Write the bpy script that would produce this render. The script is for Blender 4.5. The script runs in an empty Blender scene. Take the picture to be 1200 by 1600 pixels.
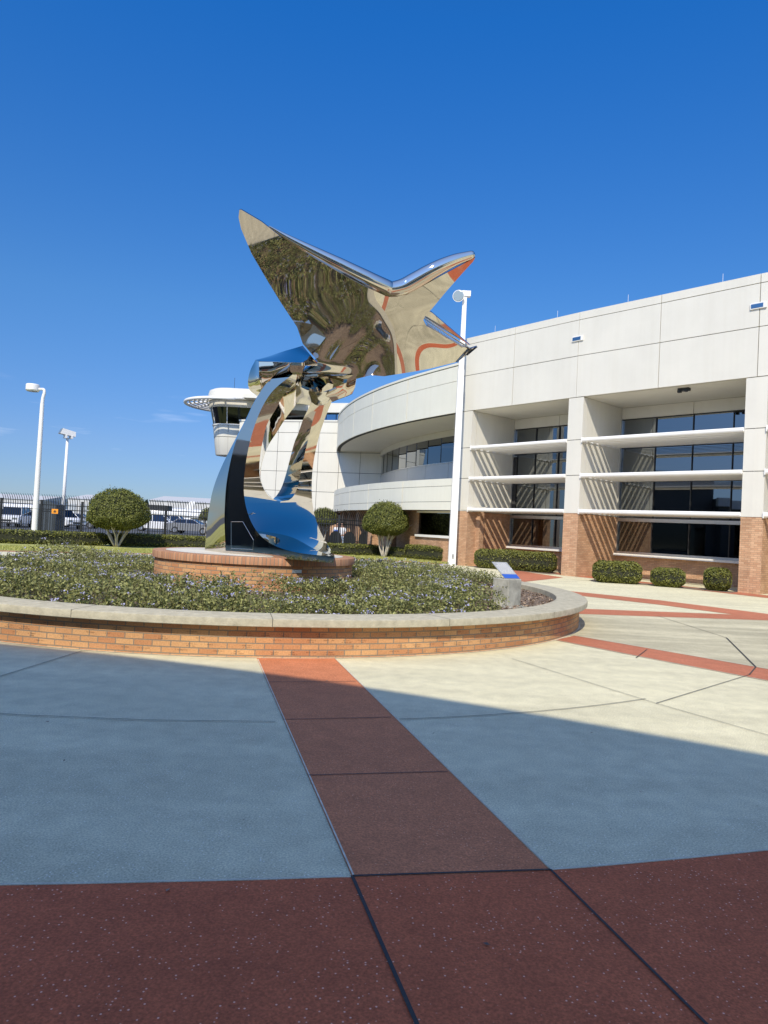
import bpy, bmesh, math, random
import numpy as np
from mathutils import Vector, Matrix
random.seed(7); rng = np.random.default_rng(11)
SC = bpy.context.scene
COL = SC.collection

# ---------------------------------------------------------------- camera
F, PITCH, ROLL, EYE = 1110.0, math.radians(1.35), math.radians(2.95), 1.5
fw = np.array([0, math.cos(PITCH), math.sin(PITCH)])
r0 = np.array([1.0, 0, 0]); u0 = np.cross(r0, fw)
CR = r0*math.cos(ROLL)+u0*math.sin(ROLL); CU = -r0*math.sin(ROLL)+u0*math.cos(ROLL)
CAMP = np.array([0, 0, EYE])
def ray(x, y): return fw+CR*((x-600)/F)+CU*((800-y)/F)
def onz(x, y, z=0.0):
    d = ray(x, y); return CAMP+d*((z-EYE)/d[2])
def at_y(x, y, Y):
    d = ray(x, y); return CAMP+d*(Y/d[1])
def on_plane(x, y, p, n):
    d = ray(x, y); return CAMP+d*(np.dot(np.array(p)-CAMP, n)/np.dot(d, n))
cam = bpy.data.cameras.new('camera'); camo = bpy.data.objects.new('camera', cam); COL.objects.link(camo)
cam.sensor_fit = 'VERTICAL'; cam.sensor_height = 24.0; cam.lens = 24.0*F/1600
cam.clip_start = 0.05; cam.clip_end = 6000
camo.matrix_world = Matrix(((CR[0], CU[0], -fw[0], 0), (CR[1], CU[1], -fw[1], 0), (CR[2], CU[2], -fw[2], EYE), (0, 0, 0, 1)))
SC.camera = camo

# ---------------------------------------------------------------- light
ELEV = math.radians(44); SH = np.array([-0.205, -0.979]); SH /= np.linalg.norm(SH)
SUN = np.array([SH[0]*math.cos(ELEV), SH[1]*math.cos(ELEV), math.sin(ELEV)])
SKYC = [(0.0, (0.25, 0.31, 0.45)), (0.10, (0.325, 0.39, 0.53)), (0.28, (0.31, 0.53, 0.70)), (0.59, (0.11, 0.58, 1.0)), (0.85, (0.10, 0.56, 1.0))]
W = bpy.data.worlds.new('World'); SC.world = W; W.use_nodes = True
nt = W.node_tree; nt.nodes.clear()
sky = nt.nodes.new('ShaderNodeTexSky'); sky.sky_type = 'NISHITA'; sky.sun_disc = False
sky.sun_elevation = ELEV; sky.sun_rotation = math.atan2(SH[0], SH[1])
sky.altitude = 0; sky.air_density = 1.0; sky.dust_density = 0.0; sky.ozone_density = 6.0
bg = nt.nodes.new('ShaderNodeBackground'); bg.inputs['Strength'].default_value = 0.15
ow = nt.nodes.new('ShaderNodeOutputWorld')
gen = nt.nodes.new('ShaderNodeTexCoord'); sx = nt.nodes.new('ShaderNodeSeparateXYZ'); nt.links.new(gen.outputs['Generated'], sx.inputs[0])
rp = nt.nodes.new('ShaderNodeValToRGB')
for i_, (p_, c_) in enumerate(SKYC):
    el_ = rp.color_ramp.elements[i_] if i_ < 2 else rp.color_ramp.elements.new(p_)
    el_.position = p_; el_.color = (*c_, 1)
mul = nt.nodes.new('ShaderNodeVectorMath'); mul.operation = 'SCALE'; mul.inputs['Scale'].default_value = 1.29; nt.links.new(rp.outputs[0], mul.inputs[0])
nt.links.new(sx.outputs['Z'], rp.inputs[0])
mm = nt.nodes.new('ShaderNodeMix'); mm.data_type = 'RGBA'; mm.blend_type = 'MULTIPLY'; mm.inputs[0].default_value = 1.0
nt.links.new(sky.outputs[0], mm.inputs[6]); nt.links.new(mul.outputs[0], mm.inputs[7]); 
# extra glow added to the sun-side sky, out of frame, to brighten the shade
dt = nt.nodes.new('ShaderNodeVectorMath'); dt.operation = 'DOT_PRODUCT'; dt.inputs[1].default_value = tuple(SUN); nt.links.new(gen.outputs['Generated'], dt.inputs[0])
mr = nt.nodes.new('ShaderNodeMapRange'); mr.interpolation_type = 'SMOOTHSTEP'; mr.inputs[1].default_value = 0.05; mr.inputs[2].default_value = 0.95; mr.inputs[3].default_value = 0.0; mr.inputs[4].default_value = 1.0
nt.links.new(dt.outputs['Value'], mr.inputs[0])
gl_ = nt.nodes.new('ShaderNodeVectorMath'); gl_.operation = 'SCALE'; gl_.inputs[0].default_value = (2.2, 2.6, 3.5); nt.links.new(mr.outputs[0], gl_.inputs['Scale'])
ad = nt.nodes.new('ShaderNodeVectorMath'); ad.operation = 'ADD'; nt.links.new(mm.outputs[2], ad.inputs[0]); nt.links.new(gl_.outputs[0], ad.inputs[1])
# faint thin cirrus low over the horizon
mpw = nt.nodes.new('ShaderNodeMapping'); mpw.inputs['Scale'].default_value = (5, 5, 42); nt.links.new(gen.outputs['Generated'], mpw.inputs[0])
nw = nt.nodes.new('ShaderNodeTexNoise'); nw.inputs['Scale'].default_value = 2.2; nw.inputs['Detail'].default_value = 6; nt.links.new(mpw.outputs[0], nw.inputs['Vector'])
rw = nt.nodes.new('ShaderNodeMapRange'); rw.inputs[1].default_value = 0.60; rw.inputs[2].default_value = 0.80; rw.inputs[3].default_value = 0.0; rw.inputs[4].default_value = 1.0; nt.links.new(nw.outputs['Fac'], rw.inputs[0])
rz = nt.nodes.new('ShaderNodeValToRGB'); rz.color_ramp.elements[0].position = 0.06; rz.color_ramp.elements[0].color = (0, 0, 0, 1); rz.color_ramp.elements[1].position = 0.10; rz.color_ramp.elements[1].color = (1, 1, 1, 1)
e3 = rz.color_ramp.elements.new(0.13); e3.color = (1, 1, 1, 1); e4 = rz.color_ramp.elements.new(0.18); e4.color = (0, 0, 0, 1); nt.links.new(sx.outputs['Z'], rz.inputs[0])
wm = nt.nodes.new('ShaderNodeMath'); wm.operation = 'MULTIPLY'; nt.links.new(rw.outputs[0], wm.inputs[0]); nt.links.new(rz.outputs[0], wm.inputs[1])
ws = nt.nodes.new('ShaderNodeVectorMath'); ws.operation = 'SCALE'; ws.inputs[0].default_value = (1.3, 1.1, 0.8); nt.links.new(wm.outputs[0], ws.inputs['Scale'])
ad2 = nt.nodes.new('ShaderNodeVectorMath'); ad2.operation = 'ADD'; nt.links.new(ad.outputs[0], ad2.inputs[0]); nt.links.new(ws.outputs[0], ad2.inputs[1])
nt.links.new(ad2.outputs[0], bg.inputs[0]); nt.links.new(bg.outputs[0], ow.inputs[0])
sl = bpy.data.lights.new('sun', 'SUN'); sl.energy = 4.75; sl.angle = math.radians(0.5); sl.color = (1.0, 0.915, 0.765)
so = bpy.data.objects.new('sun', sl); COL.objects.link(so)
so.rotation_euler = Vector(-SUN).to_track_quat('-Z', 'Y').to_euler()
vs = SC.view_settings; vs.view_transform = 'Standard'; vs.look = 'None'; vs.exposure = 0.0; vs.gamma = 1.0
SC.render.engine = 'CYCLES'
SC.cycles.max_bounces = 10; SC.cycles.glossy_bounces = 6

# ---------------------------------------------------------------- materials
def mat(name, col, rough=0.6, metal=0.0, var=0.0, vscale=3.0, bump=0.0, bscale=60.0, spec=0.5, detail=6, coord='Object'):
    m = bpy.data.materials.new(name); m.use_nodes = True
    t = m.node_tree; b = t.nodes['Principled BSDF']
    b.inputs['Roughness'].default_value = rough; b.inputs['Metallic'].default_value = metal
    b.inputs['Specular IOR Level'].default_value = spec
    b.inputs['Base Color'].default_value = (*col, 1)
    tc = t.nodes.new('ShaderNodeTexCoord')
    if var > 0:
        n = t.nodes.new('ShaderNodeTexNoise'); n.inputs['Scale'].default_value = vscale; n.inputs['Detail'].default_value = detail
        n.inputs['Roughness'].default_value = 0.65
        t.links.new(tc.outputs[coord], n.inputs['Vector'])
        r = t.nodes.new('ShaderNodeValToRGB')
        r.color_ramp.elements[0].position = 0.28; r.color_ramp.elements[1].position = 0.72
        r.color_ramp.elements[0].color = (*[c*(1-var) for c in col], 1)
        r.color_ramp.elements[1].color = (*[min(1, c*(1+var)) for c in col], 1)
        t.links.new(n.outputs['Fac'], r.inputs[0]); t.links.new(r.outputs[0], b.inputs['Base Color'])
    if bump > 0:
        n2 = t.nodes.new('ShaderNodeTexNoise'); n2.inputs['Scale'].default_value = bscale; n2.inputs['Detail'].default_value = 4
        t.links.new(tc.outputs[coord], n2.inputs['Vector'])
        bp = t.nodes.new('ShaderNodeBump'); bp.inputs['Strength'].default_value = bump; bp.inputs['Distance'].default_value = 0.01
        t.links.new(n2.outputs['Fac'], bp.inputs['Height']); t.links.new(bp.outputs[0], b.inputs['Normal'])
    return m

def paving(name, col, stain, speck, speck_col, dens=0.35, streak=0.0):
    """concrete with exposed light aggregate, blotchy weathering and fine grain"""
    m = bpy.data.materials.new(name); m.use_nodes = True
    t = m.node_tree; b = t.nodes['Principled BSDF']; b.inputs['Roughness'].default_value = 0.82
    b.inputs['Specular IOR Level'].default_value = 0.3
    tc = t.nodes.new('ShaderNodeTexCoord'); N = t.nodes.new; L = t.links.new
    def noise(scale, det=5, vec=None):
        n = N('ShaderNodeTexNoise'); n.inputs['Scale'].default_value = scale; n.inputs['Detail'].default_value = det
        L(vec if vec is not None else tc.outputs['Object'], n.inputs['Vector']); return n
    def ramp(src, a, b_, ca=(0, 0, 0), cb=(1, 1, 1)):
        r = N('ShaderNodeValToRGB'); r.color_ramp.elements[0].position = a; r.color_ramp.elements[1].position = b_
        r.color_ramp.elements[0].color = (*ca, 1); r.color_ramp.elements[1].color = (*cb, 1); L(src, r.inputs[0]); return r
    def mix(fac, c1, c2, mode='MIX'):
        x = N('ShaderNodeMix'); x.data_type = 'RGBA'; x.blend_type = mode
        if isinstance(fac, float): x.inputs[0].default_value = fac
        else: L(fac, x.inputs[0])
        for i, c in ((6, c1), (7, c2)):
            if isinstance(c, tuple): x.inputs[i].default_value = (*c, 1)
            else: L(c, x.inputs[i])
        return x.outputs[2]
    big = ramp(noise(0.45, 8).outputs['Fac'], 0.35, 0.68)
    c = mix(big.outputs[0], tuple(v*(1-stain) for v in col), tuple(v*(1+stain*0.55) for v in col))
    mid = ramp(noise(6, 6).outputs['Fac'], 0.3, 0.7, (0.9,)*3, (1.08,)*3)
    c = mix(1.0, c, mid.outputs[0], 'MULTIPLY')
    if streak > 0:
        mp = N('ShaderNodeMapping'); mp.inputs['Scale'].default_value = (0.35, 2.2, 1); L(tc.outputs['Object'], mp.inputs[0])
        st = ramp(noise(0.9, 9, mp.outputs[0]).outputs['Fac'], 0.42, 0.66, (1-streak,)*3, (1.04,)*3)
        c = mix(1.0, c, st.outputs[0], 'MULTIPLY')
    grain = ramp(noise(105, 4).outputs['Fac'], 0.32, 0.68, (0.74,)*3, (1.24,)*3)
    c = mix(1.0, c, grain.outputs[0], 'MULTIPLY')
    # aggregate chips
    vo = N('ShaderNodeTexVoronoi'); vo.inputs['Scale'].default_value = speck; L(tc.outputs['Object'], vo.inputs['Vector'])
    chip = ramp(vo.outputs['Distance'], 0.14, 0.22, (1,)*3, (0,)*3)
    sel = N('ShaderNodeSeparateColor'); L(vo.outputs['Color'], sel.inputs[0])
    pat = noise(1.6, 4)
    add = N('ShaderNodeMath'); add.operation = 'MULTIPLY'; L(sel.outputs[0], add.inputs[0]); L(pat.outputs['Fac'], add.inputs[1])
    s2 = ramp(add.outputs[0], dens, dens+0.03)
    f = N('ShaderNodeMath'); f.operation = 'MULTIPLY'; L(chip.outputs[0], f.inputs[0]); L(s2.outputs[0], f.inputs[1])
    c = mix(f.outputs[0], c, speck_col)
    # small dark pits
    v2 = N('ShaderNodeTexVoronoi'); v2.inputs['Scale'].default_value = speck*0.8; L(tc.outputs['Object'], v2.inputs['Vector'])
    ch2 = ramp(v2.outputs['Distance'], 0.08, 0.14, (1,)*3, (0,)*3); s3 = N('ShaderNodeSeparateColor'); L(v2.outputs['Color'], s3.inputs[0])
    s4 = ramp(s3.outputs[1], 0.72, 0.75); f2 = N('ShaderNodeMath'); f2.operation = 'MULTIPLY'; L(ch2.outputs[0], f2.inputs[0]); L(s4.outputs[0], f2.inputs[1])
    f3 = N('ShaderNodeMath'); f3.operation = 'MULTIPLY'; f3.inputs[1].default_value = 0.6; L(f2.outputs[0], f3.inputs[0])
    c = mix(f3.outputs[0], c, tuple(v*0.35 for v in col))
    L(c, b.inputs['Base Color'])
    bp = N('ShaderNodeBump'); bp.inputs['Strength'].default_value = 0.35; bp.inputs['Distance'].default_value = 0.004
    L(noise(140, 4).outputs['Fac'], bp.inputs['Height']); L(bp.outputs[0], b.inputs['Normal'])
    return m

def brick(name, c1, c2, mortar, bw=0.203, bh=0.0677, ms=0.009, offset=0.5, bias=0.0):
    m = bpy.data.materials.new(name); m.use_nodes = True
    t = m.node_tree; b = t.nodes['Principled BSDF']; b.inputs['Roughness'].default_value = 0.85
    b.inputs['Specular IOR Level'].default_value = 0.25
    L = t.links.new; N = t.nodes.new
    uv = N('ShaderNodeUVMap'); br = N('ShaderNodeTexBrick')
    br.inputs['Scale'].default_value = 1.0; br.inputs['Brick Width'].default_value = bw; br.inputs['Row Height'].default_value = bh
    br.inputs['Mortar Size'].default_value = ms/2; br.inputs['Mortar Smooth'].default_value = 0.15; br.inputs['Bias'].default_value = bias
    br.offset = offset
    br.inputs['Color1'].default_value = (*c1, 1); br.inputs['Color2'].default_value = (*c2, 1); br.inputs['Mortar'].default_value = (*mortar, 1)
    L(uv.outputs[0], br.inputs['Vector'])
    n = N('ShaderNodeTexNoise'); n.inputs['Scale'].default_value = 60; n.inputs['Detail'].default_value = 6; L(uv.outputs[0], n.inputs['Vector'])
    r = N('ShaderNodeValToRGB'); r.color_ramp.elements[0].color = (0.84,)*3+(1,); r.color_ramp.elements[1].color = (1.14,)*3+(1,)
    r.color_ramp.elements[0].position = 0.3; r.color_ramp.elements[1].position = 0.7; L(n.outputs['Fac'], r.inputs[0])
    x = N('ShaderNodeMix'); x.data_type = 'RGBA'; x.blend_type = 'MULTIPLY'; x.inputs[0].default_value = 1.0
    L(br.outputs['Color'], x.inputs[6]); L(r.outputs[0], x.inputs[7])
    n3 = N('ShaderNodeTexNoise'); n3.inputs['Scale'].default_value = 1.1; n3.inputs['Detail'].default_value = 5; L(uv.outputs[0], n3.inputs['Vector'])
    r3 = N('ShaderNodeValToRGB'); r3.color_ramp.elements[0].color = (0.85,)*3+(1,); r3.color_ramp.elements[1].color = (1.1,)*3+(1,)
    r3.color_ramp.elements[0].position = 0.35; r3.color_ramp.elements[1].position = 0.65; L(n3.outputs['Fac'], r3.inputs[0])
    x3 = N('ShaderNodeMix'); x3.data_type = 'RGBA'; x3.blend_type = 'MULTIPLY'; x3.inputs[0].default_value = 1.0
    L(x.outputs[2], x3.inputs[6]); L(r3.outputs[0], x3.inputs[7]); L(x3.outputs[2], b.inputs['Base Color'])
    inv = N('ShaderNodeMath'); inv.operation = 'SUBTRACT'; inv.inputs[0].default_value = 1.0; L(br.outputs['Fac'], inv.inputs[1])
    bp = N('ShaderNodeBump'); bp.inputs['Strength'].default_value = 0.6; bp.inputs['Distance'].default_value = 0.006
    L(inv.outputs[0], bp.inputs['Height']); L(bp.outputs[0], b.inputs['Normal'])
    return m

def leafmat(name, dark, light, trans=0.25):
    m = bpy.data.materials.new(name); m.use_nodes = True
    t = m.node_tree; b = t.nodes['Principled BSDF']; b.inputs['Roughness'].default_value = 0.55
    b.inputs['Specular IOR Level'].default_value = 0.35
    g = t.nodes.new('ShaderNodeNewGeometry'); r = t.nodes.new('ShaderNodeValToRGB')
    r.color_ramp.elements[0].color = (*dark, 1); r.color_ramp.elements[1].color = (*light, 1)
    t.links.new(g.outputs['Random Per Island'], r.inputs[0]); t.links.new(r.outputs[0], b.inputs['Base Color'])
    if trans > 0:
        tr = t.nodes.new('ShaderNodeBsdfTranslucent'); t.links.new(r.outputs[0], tr.inputs[0])
        ms = t.nodes.new('ShaderNodeMixShader'); ms.inputs[0].default_value = trans
        out = t.nodes['Material Output']
        t.links.new(b.outputs[0], ms.inputs[1]); t.links.new(tr.outputs[0], ms.inputs[2]); t.links.new(ms.outputs[0], out.inputs[0])
    return m

def panelmat(name, col):
    """painted metal panel with faint blotches and vertical rain streaks"""
    m = mat(name, col, 0.5, var=0.04, vscale=0.7, spec=0.35); t = m.node_tree; b = t.nodes['Principled BSDF']
    tc = t.nodes.new('ShaderNodeTexCoord'); mp = t.nodes.new('ShaderNodeMapping'); mp.inputs['Scale'].default_value = (2.6, 2.6, 0.10); t.links.new(tc.outputs['Object'], mp.inputs[0])
    n = t.nodes.new('ShaderNodeTexNoise'); n.inputs['Scale'].default_value = 2.0; n.inputs['Detail'].default_value = 7; t.links.new(mp.outputs[0], n.inputs['Vector'])
    r = t.nodes.new('ShaderNodeValToRGB'); r.color_ramp.elements[0].position = 0.32; r.color_ramp.elements[1].position = 0.58
    r.color_ramp.elements[0].color = (0.978, 0.974, 0.966, 1); r.color_ramp.elements[1].color = (1, 1, 1, 1); t.links.new(n.outputs['Fac'], r.inputs[0])
    src = b.inputs['Base Color'].links[0].from_socket; x = t.nodes.new('ShaderNodeMix'); x.data_type = 'RGBA'; x.blend_type = 'MULTIPLY'; x.inputs[0].default_value = 1.0
    t.links.new(src, x.inputs[6]); t.links.new(r.outputs[0], x.inputs[7]); t.links.new(x.outputs[2], b.inputs['Base Color'])
    return m
M = {}
M['concrete'] = paving('concrete_paving', (0.69, 0.635, 0.415), 0.07, 58, (0.92, 0.88, 0.76), 0.33, 0.09)
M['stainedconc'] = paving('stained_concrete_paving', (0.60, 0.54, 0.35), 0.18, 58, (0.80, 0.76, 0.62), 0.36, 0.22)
M['red'] = paving('red_stained_concrete', (0.575, 0.205, 0.090), 0.09, 66, (0.85, 0.46, 0.28), 0.38)
M['redband'] = paving('terracotta_band', (0.47, 0.165, 0.085), 0.14, 66, (0.75, 0.46, 0.32), 0.40)
M['darkred'] = paving('worn_red_concrete', (0.54, 0.136, 0.054), 0.10, 52, (0.90, 0.52, 0.36), 0.31)
M['joint'] = mat('joint_sealant', (0.05, 0.048, 0.044), 0.9)
M['caulk'] = mat('pale_caulk', (0.62, 0.57, 0.44), 0.95, spec=0.05, var=0.25, vscale=20)
M['walk'] = mat('pale_walk', (0.55, 0.52, 0.44), 0.85, var=0.12, vscale=1.2, bump=0.2)
M['grassbase'] = mat('turf', (0.36, 0.36, 0.11), 0.95, var=0.35, vscale=1.5)
M['blade'] = leafmat('grass_blade', (0.30, 0.33, 0.07), (0.62, 0.58, 0.20), 0.3)
M['soil'] = mat('bark_mulch', (0.19, 0.14, 0.095), 0.95, var=0.65, vscale=22, bump=1.0, bscale=45)
M['chip'] = leafmat('bark_chip', (0.07, 0.04, 0.025), (0.42, 0.31, 0.21), 0.0)
M['cap'] = mat('cast_stone', (0.45, 0.41, 0.295), 0.9, spec=0.2, var=0.22, vscale=9, bump=0.5, bscale=40)
M['pbrick'] = brick('planter_brick', (0.47, 0.215, 0.098), (0.61, 0.345, 0.160), (0.25, 0.205, 0.15), 0.203, 0.0677, 0.013)
M['soldier'] = brick('rim_brick', (0.38, 0.18, 0.095), (0.52, 0.28, 0.15), (0.22, 0.18, 0.13), 0.0677, 0.5, 0.012, 0.0)
M['bbrick'] = brick('building_brick', (0.47, 0.265, 0.150), (0.60, 0.375, 0.225), (0.33, 0.225, 0.14), 0.203, 0.0677, 0.012)
M['engrave'] = mat('engraved_letters', (0.13, 0.055, 0.03), 0.9)
M['white'] = panelmat('white_panel', (0.675, 0.65, 0.565))
M['whitecool'] = panelmat('silver_white_panel', (0.745, 0.725, 0.61))
M['greypanel'] = mat('grey_metal_panel', (0.52, 0.53, 0.53), 0.38, metal=0.55, var=0.08, vscale=0.5)
M['gap'] = mat('panel_gap', (0.035, 0.035, 0.035), 0.9)
M['whitemetal'] = mat('white_painted_metal', (0.80, 0.785, 0.74), 0.4, var=0.04, vscale=2)
M['glass'] = mat('tinted_glass', (0.22, 0.235, 0.24), 0.015, metal=1.0)
M['glassdark'] = mat('dark_glass', (0.07, 0.08, 0.09), 0.02, metal=1.0)
M['blueglass'] = mat('blue_glass', (0.12, 0.24, 0.36), 0.05, metal=0.8)
M['mullion'] = mat('dark_mullion', (0.03, 0.03, 0.03), 0.5)
M['alum'] = mat('aluminium', (0.62, 0.62, 0.61), 0.3, metal=0.9, var=0.08, vscale=4)
M['roof'] = mat('grey_roof', (0.45, 0.45, 0.44), 0.9, var=0.1)
M['dark'] = mat('dark_metal', (0.03, 0.033, 0.035), 0.5, metal=0.2)
M['fence'] = mat('black_fence_paint', (0.012, 0.014, 0.016), 0.45)
M['shed'] = mat('slate_painted_metal', (0.05, 0.065, 0.08), 0.6, var=0.15)
M['orange'] = mat('orange_sign', (0.80, 0.30, 0.02), 0.5)
M['black'] = mat('black_print', (0.02, 0.02, 0.02), 0.6)
M['hedge'] = leafmat('hedge_leaf', (0.060, 0.072, 0.012), (0.25, 0.25, 0.050), 0.18)
M['topiary'] = leafmat('topiary_leaf', (0.045, 0.062, 0.012), (0.25, 0.26, 0.055), 0.18)
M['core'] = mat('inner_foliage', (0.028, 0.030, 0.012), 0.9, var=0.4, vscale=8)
M['bark'] = mat('pale_bark', (0.50, 0.45, 0.37), 0.9, var=0.35, vscale=6, bump=0.6, bscale=25)
M['flowerleaf'] = leafmat('groundcover_leaf', (0.055, 0.074, 0.020), (0.42, 0.42, 0.15), 0.25)
M['stem'] = leafmat('dry_stem', (0.10, 0.075, 0.045), (0.24, 0.19, 0.11), 0.0)
M['petal'] = leafmat('blue_petal', (0.34, 0.35, 0.62), (0.62, 0.61, 0.80), 0.3)
M['pconc'] = mat('weathered_concrete', (0.36, 0.35, 0.29), 0.9, var=0.40, vscale=5, bump=0.5, bscale=50)
M['plaque'] = mat('brushed_plaque', (0.40, 0.41, 0.39), 0.5, metal=0.25, var=0.1, vscale=10)
M['plaqueblue'] = mat('blue_plaque_band', (0.03, 0.10, 0.42), 0.4)
M['whiteprint'] = mat('white_print', (0.62, 0.62, 0.60), 0.6)
M['lens'] = mat('lamp_lens', (0.42, 0.45, 0.42), 0.15, metal=0.6)
M['carwhite'] = mat('white_car_paint', (0.75, 0.75, 0.74), 0.25, spec=0.6)
M['cargrey'] = mat('silver_car_paint', (0.35, 0.36, 0.37), 0.25, metal=0.5)
M['tyre'] = mat('tyre_rubber', (0.015, 0.015, 0.015), 0.8)
M['redlight'] = mat('red_lamp', (0.4, 0.02, 0.01), 0.3)
M['asphalt'] = mat('asphalt', (0.075, 0.077, 0.08), 0.9, var=0.2, vscale=0.4)
M['drygrass'] = mat('dry_grass', (0.30, 0.27, 0.13), 0.95, var=0.25, vscale=0.08)
M['farland'] = mat('far_land', (0.26, 0.27, 0.18), 0.95, var=0.2, vscale=0.01)
M['hangar'] = mat('hangar_metal', (0.50, 0.50, 0.50), 0.6, var=0.06, vscale=0.05)
M['fartree'] = mat('far_foliage', (0.05, 0.07, 0.03), 0.9, var=0.5, vscale=0.3)
M['skin'] = mat('skin', (0.45, 0.26, 0.18), 0.6)
M['hair'] = mat('dark_hair', (0.02, 0.014, 0.01), 0.6)
M['jeans'] = mat('pale_jeans', (0.36, 0.45, 0.58), 0.85, var=0.15, vscale=15)
M['darktrousers'] = mat('dark_trousers', (0.03, 0.035, 0.05), 0.85)
M['shirt'] = mat('white_shirt', (0.74, 0.75, 0.77), 0.85, var=0.05, vscale=12)
M['blueband'] = mat('blue_shirt_band', (0.03, 0.10, 0.42), 0.85)
M['shoe'] = mat('dark_shoe', (0.03, 0.03, 0.03), 0.7)
M['slate'] = mat('slate_panel', (0.035, 0.038, 0.042), 0.5, var=0.06)
M['canopygrey'] = mat('canopy_fascia', (0.42, 0.43, 0.44), 0.5, var=0.06)
M['doorglass'] = mat('entrance_glass', (0.05, 0.055, 0.06), 0.05, metal=1.0)

def steel():
    m = bpy.data.materials.new('mirror_steel'); m.use_nodes = True
    t = m.node_tree; b = t.nodes['Principled BSDF']
    b.inputs['Metallic'].default_value = 1.0; b.inputs['Roughness'].default_value = 0.028
    b.inputs['Base Color'].default_value = (0.69, 0.635, 0.545, 1)
    tc = t.nodes.new('ShaderNodeTexCoord')
    n = t.nodes.new('ShaderNodeTexNoise'); n.inputs['Scale'].default_value = 1.15; n.inputs['Detail'].default_value = 1.5
    t.links.new(tc.outputs['Object'], n.inputs['Vector'])
    bp = t.nodes.new('ShaderNodeBump'); bp.inputs['Strength'].default_value = 0.10; bp.inputs['Distance'].default_value = 0.012
    t.links.new(n.outputs['Fac'], bp.inputs['Height']); t.links.new(bp.outputs[0], b.inputs['Normal'])
    n2 = t.nodes.new('ShaderNodeTexNoise'); n2.inputs['Scale'].default_value = 2.5; n2.inputs['Detail'].default_value = 7
    t.links.new(tc.outputs['Object'], n2.inputs['Vector'])
    r = t.nodes.new('ShaderNodeMapRange'); r.inputs[1].default_value = 0.45; r.inputs[2].default_value = 0.8
    r.inputs[3].default_value = 0.02; r.inputs[4].default_value = 0.075
    t.links.new(n2.outputs['Fac'], r.inputs[0]); t.links.new(r.outputs[0], b.inputs['Roughness'])
    return m
M['steel'] = steel()

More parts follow.
